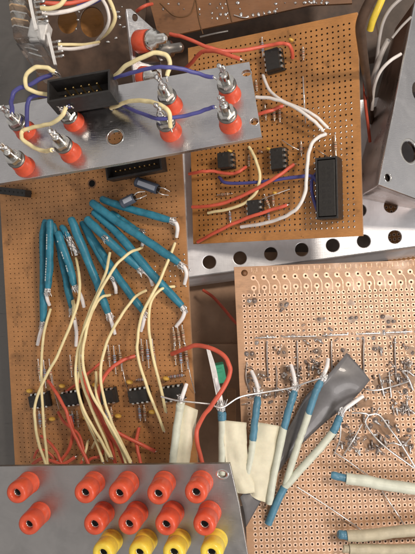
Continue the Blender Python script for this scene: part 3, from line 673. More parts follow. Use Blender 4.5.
# etched pad numbers along the top edge
for k in range(kk):
    num = 32-2*k
    cu = bpy.data.curves.new('t', 'FONT'); cu.body = str(num); cu.size = .2; cu.align_x = 'CENTER'; cu.resolution_u = 2
    o = bpy.data.objects.new('t', cu); COL.objects.link(o); dg = bpy.context.evaluated_depsgraph_get(); me = bpy.data.meshes.new_from_object(o.evaluated_get(dg))
    Tn = PR.M @ Matrix.Translation((c0+(2*k+.5)*p+.06, rowA+.22, .005))
    mb = MB(); mb.add([Tn @ v.co for v in me.vertices], [tuple(f.vertices) for f in me.polygons], 0); obj('pad_number', mb, M['faint_copper'], rb)
    bpy.data.objects.remove(o); bpy.data.curves.remove(cu); bpy.data.meshes.remove(me)
def joint(x, y, r=.1, m='flux', h=.05):
    a, b_ = PR.loc(x, y); i = round((a-gx)/p-.5); j = round((gy-b_)/p-.5)
    T = PR.M @ Matrix.Translation((gx+(i+.5)*p, gy-(j+.5)*p, 0)); mb = MB()
    kx, ky = R.uniform(.75, 1.5), R.uniform(.75, 1.5); T = T @ Matrix.Rotation(R.uniform(0, 3), 4, 'Z'); hh = h*R.uniform(1.0, 2.2)
    mb.lathe(T, [(r*1.08, .0), (r*1.0, .012), (r*.72, hh*.38), (r*.46, hh*.8), (r*.30, hh*1.15), (r*.12, hh*1.25), (.001, hh*1.27)], 14, 0, True, kx, ky)
    if R.random() < .5: 
        a_ = R.uniform(0, 6.28); mb.tube([T @ Vector((0, 0, 0)), T @ Vector((.03*math.cos(a_), .03*math.sin(a_), h+R.uniform(.04, .14)))], .03, 6, 0, 2)
    return mb
nj = 0
spots = [(250, 302), (253, 302), (281, 303), (285, 302), (282, 308), (317, 320), (322, 321), (350, 320), (354, 319), (387, 320), (391, 319), (385, 315),
         (249, 354), (253, 356), (283, 350), (281, 355), (318, 349), (316, 353), (374, 349), (378, 347), (409, 348), (413, 352), (345, 351), (347, 354)]
for i in range(26): spots.append((256+6.3*i, 337.5-.25*i+R.choice([0, 0, 5])))
for k in range(62):
    cx, cy, sx, sy = R.choice([(258, 378, 10, 12), (288, 378, 10, 10), (385, 385, 26, 12), (405, 375, 9, 14), (265, 395, 20, 5), (385, 420, 22, 12), (370, 440, 20, 10), (405, 440, 8, 16), (345, 440, 8, 12), (310, 372, 12, 12), (350, 330, 50, 6)])
    spots.append((cx+R.uniform(-sx, sx), cy+R.uniform(-sy, sy)))
for k, (x, y) in enumerate(spots[:98]):
    bright = 330 < y < 345 or R.random() < .22
    obj('solder_joint', joint(x, y, .085 if bright else .095), M['solder'] if bright else M['flux'], rb)
# bare jumper wires laid along the rows, soldered to this board
for pts, r, m in (
    ([(267, 341, .08), (267, 358, .12), (268, 377, .06)], .045, 'flux'), ([(297, 341, .08), (297.5, 360, .12), (298, 384, .06)], .045, 'flux'),
    ([(331.5, 341, .08), (331.5, 356, .12), (332, 371, .06)], .045, 'flux'), ([(364, 339, .08), (363.5, 358, .12), (364, 380, .06)], .045, 'flux'),
    ([(395, 338, .08), (395, 356, .12), (396, 378, .06)], .045, 'flux'), ([(255, 338, .05), (262, 337.6, .08), (276, 337.2, .05)], .036, 'solder'), ([(284, 337, .05), (300, 336.5, .07), (316, 336, .05)], .032, 'solder'), ([(322, 335.6, .05), (335, 335, .08), (348, 334.5, .05)], .036, 'solder'), ([(356, 334, .05), (366, 333.6, .08), (380, 333, .05)], .036, 'solder'), ([(386, 332.6, .05), (400, 332, .08), (412, 331.5, .05)], .036, 'solder'),
    ([(379, 374, .06), (381, 382, .2), (384, 396, .06)], .04, 'solder'), ([(389, 372, .06), (390, 384, .2), (391, 397, .06)], .04, 'tin'), ([(402, 371, .06), (408, 378, .25), (413, 390, .06)], .05, 'tin'),
    ([(247, 362, .05), (246, 378, .12), (250, 392, .06)], .035, 'flux'), ([(276, 366, .05), (277, 380, .15), (275, 398, .06)], .03, 'flux')):
    mb = MB(); mb.tube([PR.at(*q) for q in pts], r, 8, 0, 8, True, .05); obj('jumper_wire', mb, M[m], rb)
for k in range(96):
    cx, cy, sx, sy = R.choice([(258, 380, 10, 12), (288, 376, 9, 10), (388, 384, 24, 10), (406, 375, 9, 14), (385, 425, 22, 12), (372, 442, 18, 9), (405, 445, 8, 14), (347, 440, 8, 12), (362, 402, 14, 6), (335, 398, 8, 8), (400, 405, 12, 6), (310, 370, 10, 8), (270, 392, 20, 5), (385, 345, 28, 6), (300, 345, 40, 6)])
    x, y = cx+R.uniform(-sx, sx), cy+R.uniform(-sy, sy); a = R.choice([1.57, 1.57, 1.4, 0, .6]); L = R.uniform(3, 8)
    mb = MB(); mb.tube([PR.at(x, y, .04), PR.at(x+math.cos(a)*L*.5, y+math.sin(a)*L*.5, R.uniform(.06, .2)), PR.at(x+math.cos(a)*L, y+math.sin(a)*L, .03)], [R.uniform(.03, .07), R.uniform(.03, .06), R.uniform(.025, .07)], 8, 0, 5, True, .12)
    obj('solder_bridge', mb, M['flux'] if R.random() < .55 else M['solder'], rb)
for k in range(98):
    cx, cy, sx, sy = R.choice([(262, 376, 14, 14), (290, 372, 10, 12), (388, 384, 24, 14), (400, 368, 12, 12), (385, 424, 24, 16), (370, 446, 22, 8), (345, 438, 10, 14), (360, 404, 18, 8), (330, 345, 70, 10), (310, 366, 14, 10), (280, 396, 40, 8), (400, 408, 14, 12)])
    x, y = cx+R.uniform(-sx, sx), cy+R.uniform(-sy, sy); a = R.uniform(0, 6.28); L = R.uniform(1.5, 6.5); hz = R.uniform(.08, .4)
    mb = MB(); mb.tube([PR.at(x, y, .0), PR.at(x+.3*L*math.cos(a), y+.3*L*math.sin(a), hz), PR.at(x+L*math.cos(a), y+L*math.sin(a), hz*R.uniform(.1, 1.2))], [.034, .026, .022], 6, 0, 4, True, .08)
    mb.lathe(PR.frame(x, y), [(.09, 0), (.07, .02), (.04, .09), (.02, .12)], 10, 0, True, R.uniform(.7, 1.3), R.uniform(.7, 1.3))
    obj('clipped_lead', mb, M['tin'] if R.random() < .5 else M['flux'], rb)
for k, (cx, cy, rx, ry) in enumerate(((257, 378, 9, 9), (288, 374, 9, 10), (268, 392, 16, 5), (388, 383, 15, 9), (408, 377, 7, 13), (384, 424, 13, 10), (371, 441, 11, 8), (404, 446, 6, 10), (346, 441, 6, 9), (351, 303, 4, 3),
        (250, 303, 5, 3), (283, 305, 5, 5), (320, 320, 5, 3), (352, 320, 5, 3), (388, 319, 5, 4), (251, 355, 5, 4), (284, 352, 4, 6), (318, 351, 4, 4), (376, 348, 4, 4), (410, 350, 5, 4), (345, 352, 3, 4), (362, 403, 11, 5), (310, 338, 20, 2), (385, 334, 18, 2))):
    n = 22; c0_ = PR.loc(cx, cy); pts = []
    for i in range(n):
        a = 2*math.pi*i/n; q = 1+.13*math.sin(3*a+k)+.09*math.sin(5*a+2*k)+R.uniform(-.08, .08); pts.append((c0_[0]+rx*.047*q*math.cos(a), c0_[1]+ry*.047*q*math.sin(a)))
    mb = MB(); mb.prism(pts, PR.M, .002, .0075+.0003*(k % 5)); obj('flux_residue', mb, M['flux_stain'], rb)
SG = 'bare tinned wires over the solder side'
def BW(label, pts, r=.03):
    r *= 1.3
    return tag(obj('bare_wire', (lambda mb: (mb.tube([PR.at(*q) for q in pts], r, 8, 0, 10, True, .04), mb)[1])(MB()), M['tin']), label, 'wire', SG)
BW('long bare wire strung across the cable tips from the last chip to the grey film', [(161, 396.5, 1.3), (172, 399.5, 1.4), (181, 401, 1.5), (208, 404, 1.4), (222, 407.5, 1.4), (240, 397, 1.2), (263, 392.5, 1.1), (290, 388, 1.1), (308, 382, 1.2), (324, 377, 1.3)], .034)
BW('bare wire looping from the blue cable end down across the pads to the right edge', [(352, 413, .5), (361, 413, .6), (368, 415, .6), (365.5, 423, .5), (375, 437, .5), (389, 450, .5), (414, 468, .3)], .034)
BW('bare wire curving over the pads and down steeply to the right edge', [(368, 415, .6), (379, 415, .6), (390, 429, .6), (401, 444, .5), (415, 467, .3)], .034)
BW('short bare wire dropping straight from the angled blue cable', [(339, 414, .7), (340.5, 427, .6), (339.5, 440, .4), (334, 454, .1)], .03)
BW('bare wire slanting left among the grey solder joints', [(362, 424, .4), (353, 440, .4), (343, 456, .1)], .028)
BW('thin bare wire rising across the pads beneath the sheathed cable', [(334, 452, .12), (348, 461, .3), (366, 474, .2), (379, 482, .15)], .024)
BW('long thin bare wire slanting down beside the blue cable end', [(297, 487, .25), (313, 497, .35), (336, 512, .35), (363, 531, .12)], .024)
BW('thin bare wire crossing below the pale sheathed cable near the right edge', [(382, 491, .12), (394, 509, .35), (408, 531, .12)], .026)
BW('bent bare wire crossing over the grey joints at right', [(358, 383, .1), (366, 389, .4), (378, 390, .5), (394, 386, .4), (410, 381, .15)], .03)
BW('bare wire curling near the right edge below the joints', [(382, 447, .15), (392, 443, .5), (403, 445, .5), (411, 437, .15)], .028)

# lower cables
LG = 'pale sheathed cables over the right board'
CABLE('vertical cable with short blue band between the two boards', PR, [(221.5, 411.5, .9), (222, 416, .9), (222.3, 421.5, .9)], None, .2, 'shrink2', LG, tail=[(222.3, 421, .9), (222.4, 445, .9), (222, 475, .8)], tailm='sheath')
c1 = [o for o in COL.objects if o.get('label', '').startswith('vertical cable with')][0]
mb = MB(); mb.tube([PR.at(221.5, 413, .9), PR.at(221, 402, .95), PR.at(218.5, 390, 1.0), PR.at(215.5, 378, 1.0)], .11, 12, 0, 8); obj('inner_core', mb, M['core'], c1)
mb = MB(); braid(mb, PR.at(222, 411, .9), (PR.at(221, 402, .95)-PR.at(222, 411, .9)).normalized(), PR.n, .17, 0, 18, .4); obj('shield_braid', mb, M['solder'], c1)
def UPCABLE(label, sl, tip, tail, r=.2, end=None):
    r *= .9
    """sleeve listed from its lower end up to the bared tip"""
    return CABLE(label, PR, sl, tip, r, 'shrink2', LG, tail=tail, tailm='sheath', end=end)
CABLE('pale cable standing before the last chip with a twisted silver joint at its top', PR, [(179.5, 412, 1.2), (180.3, 406, 1.3), (181, 402, 1.4)], [(182.5, 396, 1.5), (184.5, 390, 1.5), (186.5, 384, 1.4)], .2, 'sheath', LG, tail=[(179.8, 410, 1.2), (176, 435, 1.2), (172, 475, 1.0)])
UPCABLE('blue and white cable pointing up beside the left edge of the solder side', [(252.8, 441, .9), (254.5, 425, .95), (256.5, 408, .9), (258, 397, .8)], [(257.5, 388, .75), (255, 379, .6), (251.5, 371, .4)], [(253, 439, .9), (251.5, 452, .85), (247.5, 474, .8)])
UPCABLE('long straight cable changing from blue to white above the cream tape', [(283.8, 429, .9), (287.5, 415, .95), (291.5, 401, .95), (294.5, 391, .9)], [(295, 383, .9), (293.5, 374, .8), (291, 365, .6)], [(284, 427, .9), (279, 450, .9), (273, 480, .8), (269, 504, .6)], .205)
UPCABLE('blue and white cable lying along the grey film with a bent white tip', [(308.5, 414, 1.1), (312.5, 401, 1.2), (317, 389, 1.2), (321, 381, 1.2)], [(324, 374, 1.2), (327, 366, 1.1), (328, 359, .9)], [(309, 412, 1.1), (303.5, 428, 1.0), (298.5, 443, .9), (291.5, 464, .7), (284, 490, .45)], .195)
UPCABLE('diagonal cable with blue sleeves at both ends of its white sheath', [(333, 433, .9), (336, 426, .95), (340, 416, 1.0)], [(345, 409, 1.0), (353, 403, 1.0), (363, 396, .9)], [(334, 431, .9), (320, 448, .85), (302, 468, .7), (283, 489, .5)], .21, end=[(284.5, 487, .5), (277, 502, .42), (268, 524, .25)])
CABLE('short blue ended cable with thick cream sheath entering from the right', PR, [(348, 479, .75), (340, 477, .75), (331, 475, .75)], None, .185, 'shrink2', LG, tail=[(346, 478.5, .75), (365, 481, .8), (390, 485.5, .8), (430, 491, .8)], tr=.255)
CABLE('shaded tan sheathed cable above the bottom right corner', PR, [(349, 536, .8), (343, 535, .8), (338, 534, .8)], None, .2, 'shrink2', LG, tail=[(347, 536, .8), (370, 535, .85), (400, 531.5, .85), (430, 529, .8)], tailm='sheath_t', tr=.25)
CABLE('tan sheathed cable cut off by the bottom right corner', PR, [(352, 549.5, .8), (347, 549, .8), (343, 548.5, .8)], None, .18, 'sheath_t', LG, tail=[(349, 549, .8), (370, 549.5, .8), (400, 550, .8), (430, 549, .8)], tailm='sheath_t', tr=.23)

# grey film strip
mb = MB()
mb.ribbon([PR.at(x, y, h) for x, y, h in ((346.5, 353, .75), (335, 367, .95), (322, 381, .95), (306, 396, .6), (293, 420, .35), (275, 452, .25), (258, 478, .3), (240, 497, .8))],
          [PR.at(x, y, h) for x, y, h in ((370, 380, .75), (361, 391, .75), (349, 403, .5), (328, 420, .4), (306, 440, .3), (289, 458, .2), (271, 484, .3), (246, 527, .8))], .03, 0, 8, 8, .1)
tag(obj('film_strip', mb, M['ribbon']), 'glossy dark grey flexible strip running diagonally under the pale cables', 'strip')
TG = 'cream masking tape pieces'
mb = MB(); mb.ribbon([PR.at(*q) for q in ((181, 403, 1.1), (178, 430, 1.1), (172, 470, 1.0))], [PR.at(*q) for q in ((198, 410, 1.0), (194, 435, 1.0), (188, 470, .9))], .02, 0, 8, 9, .1, .030)
tag(obj('masking_tape', mb, M['tape']), 'strip of cream masking tape folded beside the cable before the last chip', 'tape', TG)
mb = MB(); mb.ribbon([PR.at(*q) for q in ((222, 420, 1.0), (224, 445, 1.0), (227, 470, .9), (237, 493, .8))], [PR.at(*q) for q in ((246, 422.5, .75), (247, 445, .9), (249, 470, .8), (258, 492, .7))], .02, 0, 8, 9, .14, .030)
tag(obj('masking_tape', mb, M['tape']), 'crumpled cream masking tape just above the corner of the bottom panel', 'tape', TG)
mb = MB(); mb.ribbon([PR.at(*q) for q in ((257, 422, .7), (251, 445, .75), (246, 470, .8), (250, 495, .6))], [PR.at(*q) for q in ((285, 427, .7), (281, 450, .7), (275, 475, .65), (268, 503, .5))], .02, 0, 8, 9, .12, .030)
tag(obj('masking_tape', mb, M['tape']), 'cream masking tape wrapped between the two straight blue and white cables', 'tape', TG)

# bits in the gap between the boards
mb = MB(); mb.ribbon([P(205.5, 345, .6), P(211, 370, .6), P(218, 405, .6), P(223, 430, .5)], [P(208.5, 345, .6), P(216.5, 370, .6), P(222, 405, .6), P(226, 430, .5)], .06)
tag(obj('metal_strip', mb, M['whitebar']), 'narrow bright metal strip along the right edge of the left board', 'metal strip')
mb = MB(); T = Matrix.Translation(P(219, 373, -.6)) @ Matrix.Rotation(.2, 4, 'Z'); mb.box(T, .62, .92, -.5, .45, 0, .06); mb.box(T, .4, .18, .44, .5, 0, .02, cy=.2)
tag(obj('terminal_block', mb, M['green']), 'small green plastic block inside the red wire loop', 'terminal block')
mb = MB(); mb.box(Matrix.Translation(P(231, 430, -2)), .5, 4.2, -.3, .2, 0, .03)
tag(obj('board_offcut', mb, M['phenolic_r']), 'narrow brown board edge seen low in the gap beside the vertical cable', 'board strip')
mb = MB(); mb.box(Matrix.Translation((2.2, -8.2, -4.6)), 9.0, 9.0, -1, .3, 0, .08)
tag(obj('equipment_case', mb, M['ledge']), 'dark brown case surface deep in the gap between the boards', 'case')

# ================================================================== TOP PANEL (rear of jacks)
tp = thing('patch_panel', 'scratched aluminium panel lying back side up with eight red jacks and a black box connector', 'panel', PT.at(130, 122))
mb = MB()
plate_on(mb, PT, [(-30, 112), (120, 85), (249, 62), (261.5, 136.5), (120, 163), (-30, 188)], [(115, 137, .33, .33), (254.3, 121.5, .16, .16), (246.5, 73, .2, .15), (110, 104, .42, .2)], .2)
obj('panel_sheet', mb, M['alu'], tp)
def lathe_rim(px, py, r, root=tp, pl=PT):
    mb = MB(); mb.lathe(pl.frame(px, py), [(r*.98, -.19), (r*.99, .0), (r*1.0, .012), (r*1.14, .012), (r*1.18, .001)], 28, 0, cap=False); return obj('hole_rim', mb, M['steel'], root)
lathe_rim(115, 137, .33); lathe_rim(254.3, 121.5, .16)
def BACKJACK(bx, by, ang=0.0, k=1.0):
    T = PT.frame(bx, by) @ Matrix.Rotation(ang, 4, 'Z') @ Matrix.Diagonal((.76, .76, k*.97, 1)); mb = MB()
    mb.lathe(T, [(.60, .0), (.60, .06), (.55, .10), (.50, .55), (.47, .72), (.40, .74)], 28, 0)
    o = obj('jack', mb, M['red_p'], tp)
    mb = MB(); mb.lathe(T, [(.30, .73), (.50, .73), (.51, .76), (.50, .83), (.30, .83)], 28, 0); obj('washer', mb, M['steel_d'], o)
    mb = MB(); hexa = [(.46*math.cos(math.pi/3*i), .46*math.sin(math.pi/3*i)) for i in range(6)]
    b = bmesh.new(); vs = [b.verts.new((x, y, .83)) for x, y in hexa]; f = b.faces.new(vs)
    r = bmesh.ops.extrude_face_region(b, geom=[f]); bmesh.ops.translate(b, verts=[v for v in r['geom'] if isinstance(v, bmesh.types.BMVert)], vec=(0, 0, .3))
    bmesh.ops.bevel(b, geom=b.edges[:], offset=.035, segments=2, affect='EDGES'); mb.bm(b, T, 0); obj('nut', mb, M['steel'], o)
    mb = MB(); pr = [(.23, 1.12)]
    for k in range(7): pr += [(.245, 1.14+k*.06), (.215, 1.17+k*.06)]
    pr += [(.2, 1.58), (.05, 1.6)]; mb.lathe(T, pr, 20, 0); obj('threaded_post', mb, M['steel'], o)
    mb = MB(); mb.box(T, .34, .07, 1.5, 2.15, 0, .03); mb.box(T, .42, .3, 1.14, 1.22, 0, .03, cx=.12)
    for k in range(3): mb.blob(T @ Matrix.Translation((R.uniform(-.1, .1), R.uniform(-.08, .08), 1.75+.18*k)), .15, .12, .12, 1, .2, 2)
    obj('solder_lug', mb, [M['steel'], M['solder']], o)
BJ = [(26, 131), (25, 167), (74, 122), (71, 153), (172, 106), (171, 132), (230, 95), (230.5, 124)]
for i, (x, y) in enumerate(BJ): BACKJACK(x, y, .3+.37*i, .7 if i == 2 else 1.0)
bx = SHROUD(tp, PT, 88, 99, 118, 93.8, 2.62, 1.0, 1.0, 5, 2, h=.85, name='box_connector', pitch=.33)
mb = MB(); mb.box(PT.frame(88, 99, 118, 93.8, .2), 2.4, .9, -.15, .56, 0, .03); obj('connector_base', mb, M['black'], bx)
TGp = 'wires on the back of the jack panel'
def TW(label, pts, m, r=.085): return WIRE('hookup_wire', label, PT, pts, r, M[m], TGp, bare=.12)
TW('yellow wire looping off the left end of the black box connector', [(55, 71.5, 1.7), (45, 67.5, 1.9), (33, 68.5, 2.0), (25.5, 77, 1.9), (26.5, 87, 1.7), (35, 92, 1.5), (48, 94.5, 1.3)], 'w_yel')
TW('blue wire from the box connector down to the far left jack', [(52, 74.5, 1.5), (40, 79, 1.6), (28, 85.5, 1.6), (16, 90, 1.6), (11.5, 99, 1.6), (12, 112, 1.9)], 'w_blue', .09)
TW('blue wire bent down from the box connector across the panel edge', [(52, 97, 1.1), (40, 95, 1.2), (31, 97.5, 1.2), (27.5, 106, 1.1), (27, 127, .6)], 'w_blue', .09)
TW('blue wire hugging the lower edge of the box connector', [(48, 95, 1.0), (54, 101, 1.0), (61, 107, 1.1), (70, 106, 1.4)], 'w_blue', .09)
TW('yellow wire curling in a hook between the left jacks', [(66, 107, 1.8), (61, 117, 1.6), (50, 124, 1.3), (34, 127, 1.1), (23, 131, 1.0), (22.5, 139, 1.0), (33, 147, .9), (44, 151, 1.0), (52, 150, 1.6)], 'w_yel')
TW('yellow wire arching above the panel from box connector to the upper middle jack', [(115, 76, 1.4), (126, 66, 2.0), (143, 57, 2.4), (158, 52.5, 2.5), (168, 57, 2.4), (170, 66, 2.2), (167, 76, 2.1)], 'w_yel')
TW('blue wire strung over the upper jacks to the far right lug', [(113, 78.5, 1.3), (130, 73, 1.8), (150, 68, 2.2), (166, 67, 2.3), (185, 69.5, 2.0), (204, 75.5, 1.7), (213, 77, 1.7)], 'w_blue', .078)
TW('yellow wire bowing from the oval hole to the lower middle jack', [(111, 108, .1), (118, 105.5, .5), (130, 101.5, 1.0), (145, 101, 1.4), (160, 105, 1.7), (169, 113, 1.7), (170.5, 127, 1.2)], 'w_yel')
TW('blue wire dipping from the oval hole past the lower middle jack to the right', [(104, 102, .1), (118, 103, .4), (131, 109, .8), (148, 116, 1.2), (163, 119, 1.5), (185, 115.5, 1.4), (205, 110, 1.5), (214, 107, 1.7)], 'w_blue', .075)

# ================================================================== BOTTOM PANEL
bp_ = thing('patch_panel', 'grey aluminium front panel in the lower left corner with red and yellow sockets', 'panel', PB.at(115, 500))
mb = MB(); plate_on(mb, PB, [(-30, 467), (229.5, 464), (239, 505), (251, 575), (-30, 590)], [(222.3, 474.3, .2, .14)], .2)
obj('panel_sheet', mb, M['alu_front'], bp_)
mb = MB(); mb.lathe(PB.frame(222.3, 474.3), [(.14, -.17), (.15, .0), (.155, .012), (.20, .012), (.22, .001)], 24, 0, sx=1.25, cap=False); obj('hole_rim', mb, M['steel'], bp_)
def FJACK(tx, ty, m):
    Lh = 1.29; q = PB.at(tx, ty, Lh); base = q-PB.n*Lh
    T = PB.M.copy(); T.translation = base; T = T @ Matrix.Rotation(R.uniform(0, 6.28), 4, 'Z') @ Matrix.Rotation(R.uniform(-.03, .03), 4, 'X') @ Matrix.Rotation(R.uniform(-.03, .03), 4, 'Y') @ Matrix.Diagonal((.87, .87, .91, 1)); mb = MB()
    mb.lathe(T, [(.57, .0), (.575, .03), (.57, .12), (.55, .14), (.55, .17), (.55, .60), (.535, .62), (.535, .64), (.545, .67), (.545, 1.12), (.535, 1.24), (.50, 1.34), (.43, 1.40), (.32, 1.42), (.26, 1.40), (.22, 1.32), (.21, 1.2), (.21, .45)], 32, 0, cap=False)
    o = obj('jack', mb, m, bp_)
    mb = MB(); mb.lathe(T, [(.208, 1.16), (.185, 1.18), (.17, 1.15), (.17, .5), (.001, .5)], 24, 0, cap=False); obj('contact_sleeve', mb, M['steel'], o)
    mb = MB(); mb.lathe(T, [(.168, .98), (.001, .94)], 20, 0, cap=False); obj('socket_shade', mb, M['hole'], o)  # black disc across the bore, painting its shaded depth
for x in (15.5, 83.5, 119, 157, 196): FJACK(x, 494.5, M['red_p'])
for x in (27, 93.5, 128.5, 166, 204.5): FJACK(x, 526, M['red_p'])
for x in (102, 138, 173, 211): FJACK(x, 555, M['yel_p'])

# ================================================================== RIGHT SILVER BOX
sb = thing('metal_enclosure', 'silver folded metal box with large round holes at the right edge', 'enclosure', PRT.at(380, 184))
mb = MB(); plate_on(mb, PRT, [(379.5, 184), (416, 2), (470, -10), (480, 220), (415, 197.5)], [(409.5, 151.5, .52, .52), (388, 177.5, .2, .2), (420, 92, .55, .55), (433, 30, .5, .5)], .12, 0, .035)
obj('top_sheet', mb, M['alu'], sb)
for x, y, r in ((409.5, 151.5, .52), (388, 177.5, .2)): lathe_rim(x, y, r, sb, PRT)
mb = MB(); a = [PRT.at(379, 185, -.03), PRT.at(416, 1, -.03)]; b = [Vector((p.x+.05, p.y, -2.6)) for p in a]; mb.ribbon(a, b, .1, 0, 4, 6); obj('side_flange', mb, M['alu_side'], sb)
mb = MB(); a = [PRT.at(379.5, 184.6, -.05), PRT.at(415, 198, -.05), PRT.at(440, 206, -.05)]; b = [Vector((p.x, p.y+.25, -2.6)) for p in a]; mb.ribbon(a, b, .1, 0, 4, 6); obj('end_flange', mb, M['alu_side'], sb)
GG = 'grey wires against the silver box'
def GW(label, zpts, m='w_grey', r=.08):
    mb = MB(); mb.tube([P(*q) for q in zpts], r, 12, 0, 10); return tag(obj('hookup_wire', mb, M[m]), label, 'wire', GG)
GW('outer grey wire curving down along the dark gap left of the silver box', [(404, -4, 2.0), (391, 8, 1.9), (383, 22, 1.6), (379, 40, 1.2), (377, 58, .6), (374, 76, 0)], 'w_grey', .085)
GW('pale grey wire bending in from the silver box edge', [(401, 54, 1.2), (390, 61, 1.3), (380, 72, 1.0), (374, 88, .4), (372, 110, -.4)], 'w_white', .08)
GW('thick grey wire between the other two beside the silver box', [(388, 40, .8), (382, 52, .8), (377, 66, .5), (370, 88, .1)], 'w_grey', .13)
GW('thin grey wire slanting above the pale one', [(411, 17, 1.4), (401, 27, 1.4), (392, 38, 1.2)], 'w_grey', .06)
GW('red wire running down beside the right edge of the upper board', [(361, 52, 1.5), (364, 72, .8), (365, 100, .2), (368, 125, -.2), (370, 142, -.6)], 'w_red', .075)
mb = MB(); mb.tube([P(384, -6, 2.2), P(379, 6, 2.0), P(373, 20, 1.6), (P(370, 30, 1.2))], .16, 12, 0, 8); tag(obj('hookup_wire', mb, M['yel_p']), 'thick yellow lead at the top beside the silver box', 'wire', GG)

mb = MB(); mb.tube([P(384, -16, 7.0), P(370, 2, 6.4), P(361, 24, 5.6), P(362, 44, 4.4), P(366, 74, 2.4), P(370, 104, -.5), P(372, 130, -3)], [.2, .21, .21, .2, .18, .16, .14], 16, 0, 10)
tag(obj('shadow_lead', mb, M['dark_brown']), 'added dark brown tube casting a shadow onto the top right of the upper board', 'cable')  # added tube, placed to throw a shadow onto the upper board
# ================================================================== BACKGROUND, TOP
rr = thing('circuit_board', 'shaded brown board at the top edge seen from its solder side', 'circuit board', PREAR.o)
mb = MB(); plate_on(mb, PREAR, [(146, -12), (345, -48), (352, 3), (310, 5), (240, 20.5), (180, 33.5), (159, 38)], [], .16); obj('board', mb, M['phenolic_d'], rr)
for i in range(6):
    for dx, dy in ((0, 0), (-7, -22)):
        mb = MB(); T = PREAR.frame(247.5+5.5*i+dx, 16.5-1.0*i+dy); mb.blob(T, .09*R.uniform(.6, 1.3), .09*R.uniform(.6, 1.3), .06, 0, .35, 2); obj('solder_joint', mb, M['solder'], rr)
for x, y in ((238, 3), (240, 9), (241, 15), (276, 4), (277, 9), (305, 3), (309, 2), (314, 2), (322, 1), (327, 3), (237, -2)):
    mb = MB(); mb.blob(PREAR.frame(x, y), .08*R.uniform(.5, 1.5), .08*R.uniform(.5, 1.5), .06, 0, .35, 2); obj('solder_joint', mb, M['solder'], rr)
for k in range(34):
    x, y = R.choice([(158+5.2*R.randrange(14), 4+R.choice([0, 5.2, 10.4])), (285+5.2*R.randrange(8), -2+R.choice([0, 5])), (212+5.2*R.randrange(4), 8+5.2*R.randrange(3))])
    mb = MB(); mb.blob(PREAR.frame(x, y), .06*R.uniform(.6, 1.4), .06*R.uniform(.6, 1.4), .05, 0, .25, 2); obj('solder_joint', mb, M['flux'] if R.random() < .6 else M['solder'], rr)
mb = MB(); mb.tube([PREAR.at(234, 15, .08), PREAR.at(243, 17.5, .1), PREAR.at(249, 17, .08)], .03, 8, 0, 6); obj('jumper_wire', mb, M['tin'], rr)
for pts in (((196, 0), (199, 20), (203, 34)), ((232, 22), (228, 5), (226, -5)), ((160, 3), (175, 16), (190, 14), (196, -3))):
    mb = MB(); mb.tube([PREAR.at(x, y, .03) for x, y in pts], .025, 6, 0, 6); obj('copper_trace', mb, M['hole_dark'], rr)
mb = MB(); mb.tube([P(200, 37, -.9), P(215, 33.5, -.8), P(228, 31, -.8)], .05, 8, 0, 4); tag(obj('bare_wire', mb, M['steel_d']), 'dull metal rod in the dark gap above the upper right board', 'rod')
# dark under-structure
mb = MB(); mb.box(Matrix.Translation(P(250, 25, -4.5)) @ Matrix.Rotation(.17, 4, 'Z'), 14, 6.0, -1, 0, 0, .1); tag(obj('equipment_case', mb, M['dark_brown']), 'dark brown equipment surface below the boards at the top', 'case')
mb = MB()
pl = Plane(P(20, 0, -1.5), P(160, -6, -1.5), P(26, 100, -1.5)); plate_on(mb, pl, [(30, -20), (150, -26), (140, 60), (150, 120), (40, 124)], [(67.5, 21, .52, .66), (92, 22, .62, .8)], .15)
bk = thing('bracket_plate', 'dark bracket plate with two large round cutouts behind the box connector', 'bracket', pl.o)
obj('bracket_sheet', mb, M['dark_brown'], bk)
for x, y in ((79, 12), (78, 20), (76.5, 29), (112, 9), (118, 12), (120, 25), (122, 7), (119, 17), (116, 38), (124, 27), (108, 42)):
    mb = MB(); mb.blob(pl.frame(x, y), .09*R.uniform(.4, 1.4), .06*R.uniform(.5, 1.6), .05, 0, .4, 2); obj('solder_joint', mb, M['solder'], bk)  # metal blobs added to imitate small silver glints
mb = MB(); mb.box(Matrix.Translation(P(80, 20, -3.4)), 6.5, 5, -.16, 0, 0); tag(obj('circuit_board', mb, M['phenolic']), 'orange brown board glimpsed through the cutouts of the dark bracket plate', 'circuit board')
mb = MB(); mb.box(Matrix.Translation(P(-6, 330, -4.2)), 9, 28, -.5, .0, 0, .1); tag(obj('case_wall', mb, M['wall_metal']), 'dark grey case side left of the left board', 'case')
mb = MB(); mb.box(Matrix.Translation(P(-8, 40, -3)), 6, 16, -.5, .0, 0, .1); tag(obj('case_wall', mb, M['wall_metal']), 'dark case corner behind the clear plastic housing at top left', 'case')
# the bracket points above are metal blobs added as glints
cl = thing('relay_housing', 'clear plastic housing with metal solder tags at the top left corner', 'relay', P(20, 20, 3.5))
def clear_box(pts, z0, z1):
    mb = MB(); n = len(pts); top = [P(x, y, z1) for x, y in pts]; bot = [Vector((p.x, p.y, z0)) for p in top]
    b = bmesh.new(); vs = [b.verts.new(p) for p in bot]; f = b.faces.new(vs[::-1]); vt = [b.verts.new(p) for p in top]; b.faces.new(vt)
    for i in range(n): b.faces.new((vs[i], vs[(i+1) % n], vt[(i+1) % n], vt[i]))
    bmesh.ops.recalc_face_normals(b, faces=b.faces[:]); bmesh.ops.bevel(b, geom=b.edges[:], offset=.05, segments=2, affect='EDGES'); mb.bm(b, None, 0); return mb
obj('clear_cover', clear_box([(6, -15), (13.5, 39), (38, 37), (31, -15)][::1][::-1] if False else [(13.5, 39), (38, 37), (31, -15), (6, -15)], 2.4, 5.0), M['clear'], cl)
obj('clear_cover', clear_box([(32.5, 68), (52, 66), (40, 40.5), (15, 42)], 2.2, 4.4), M['clear'], cl)
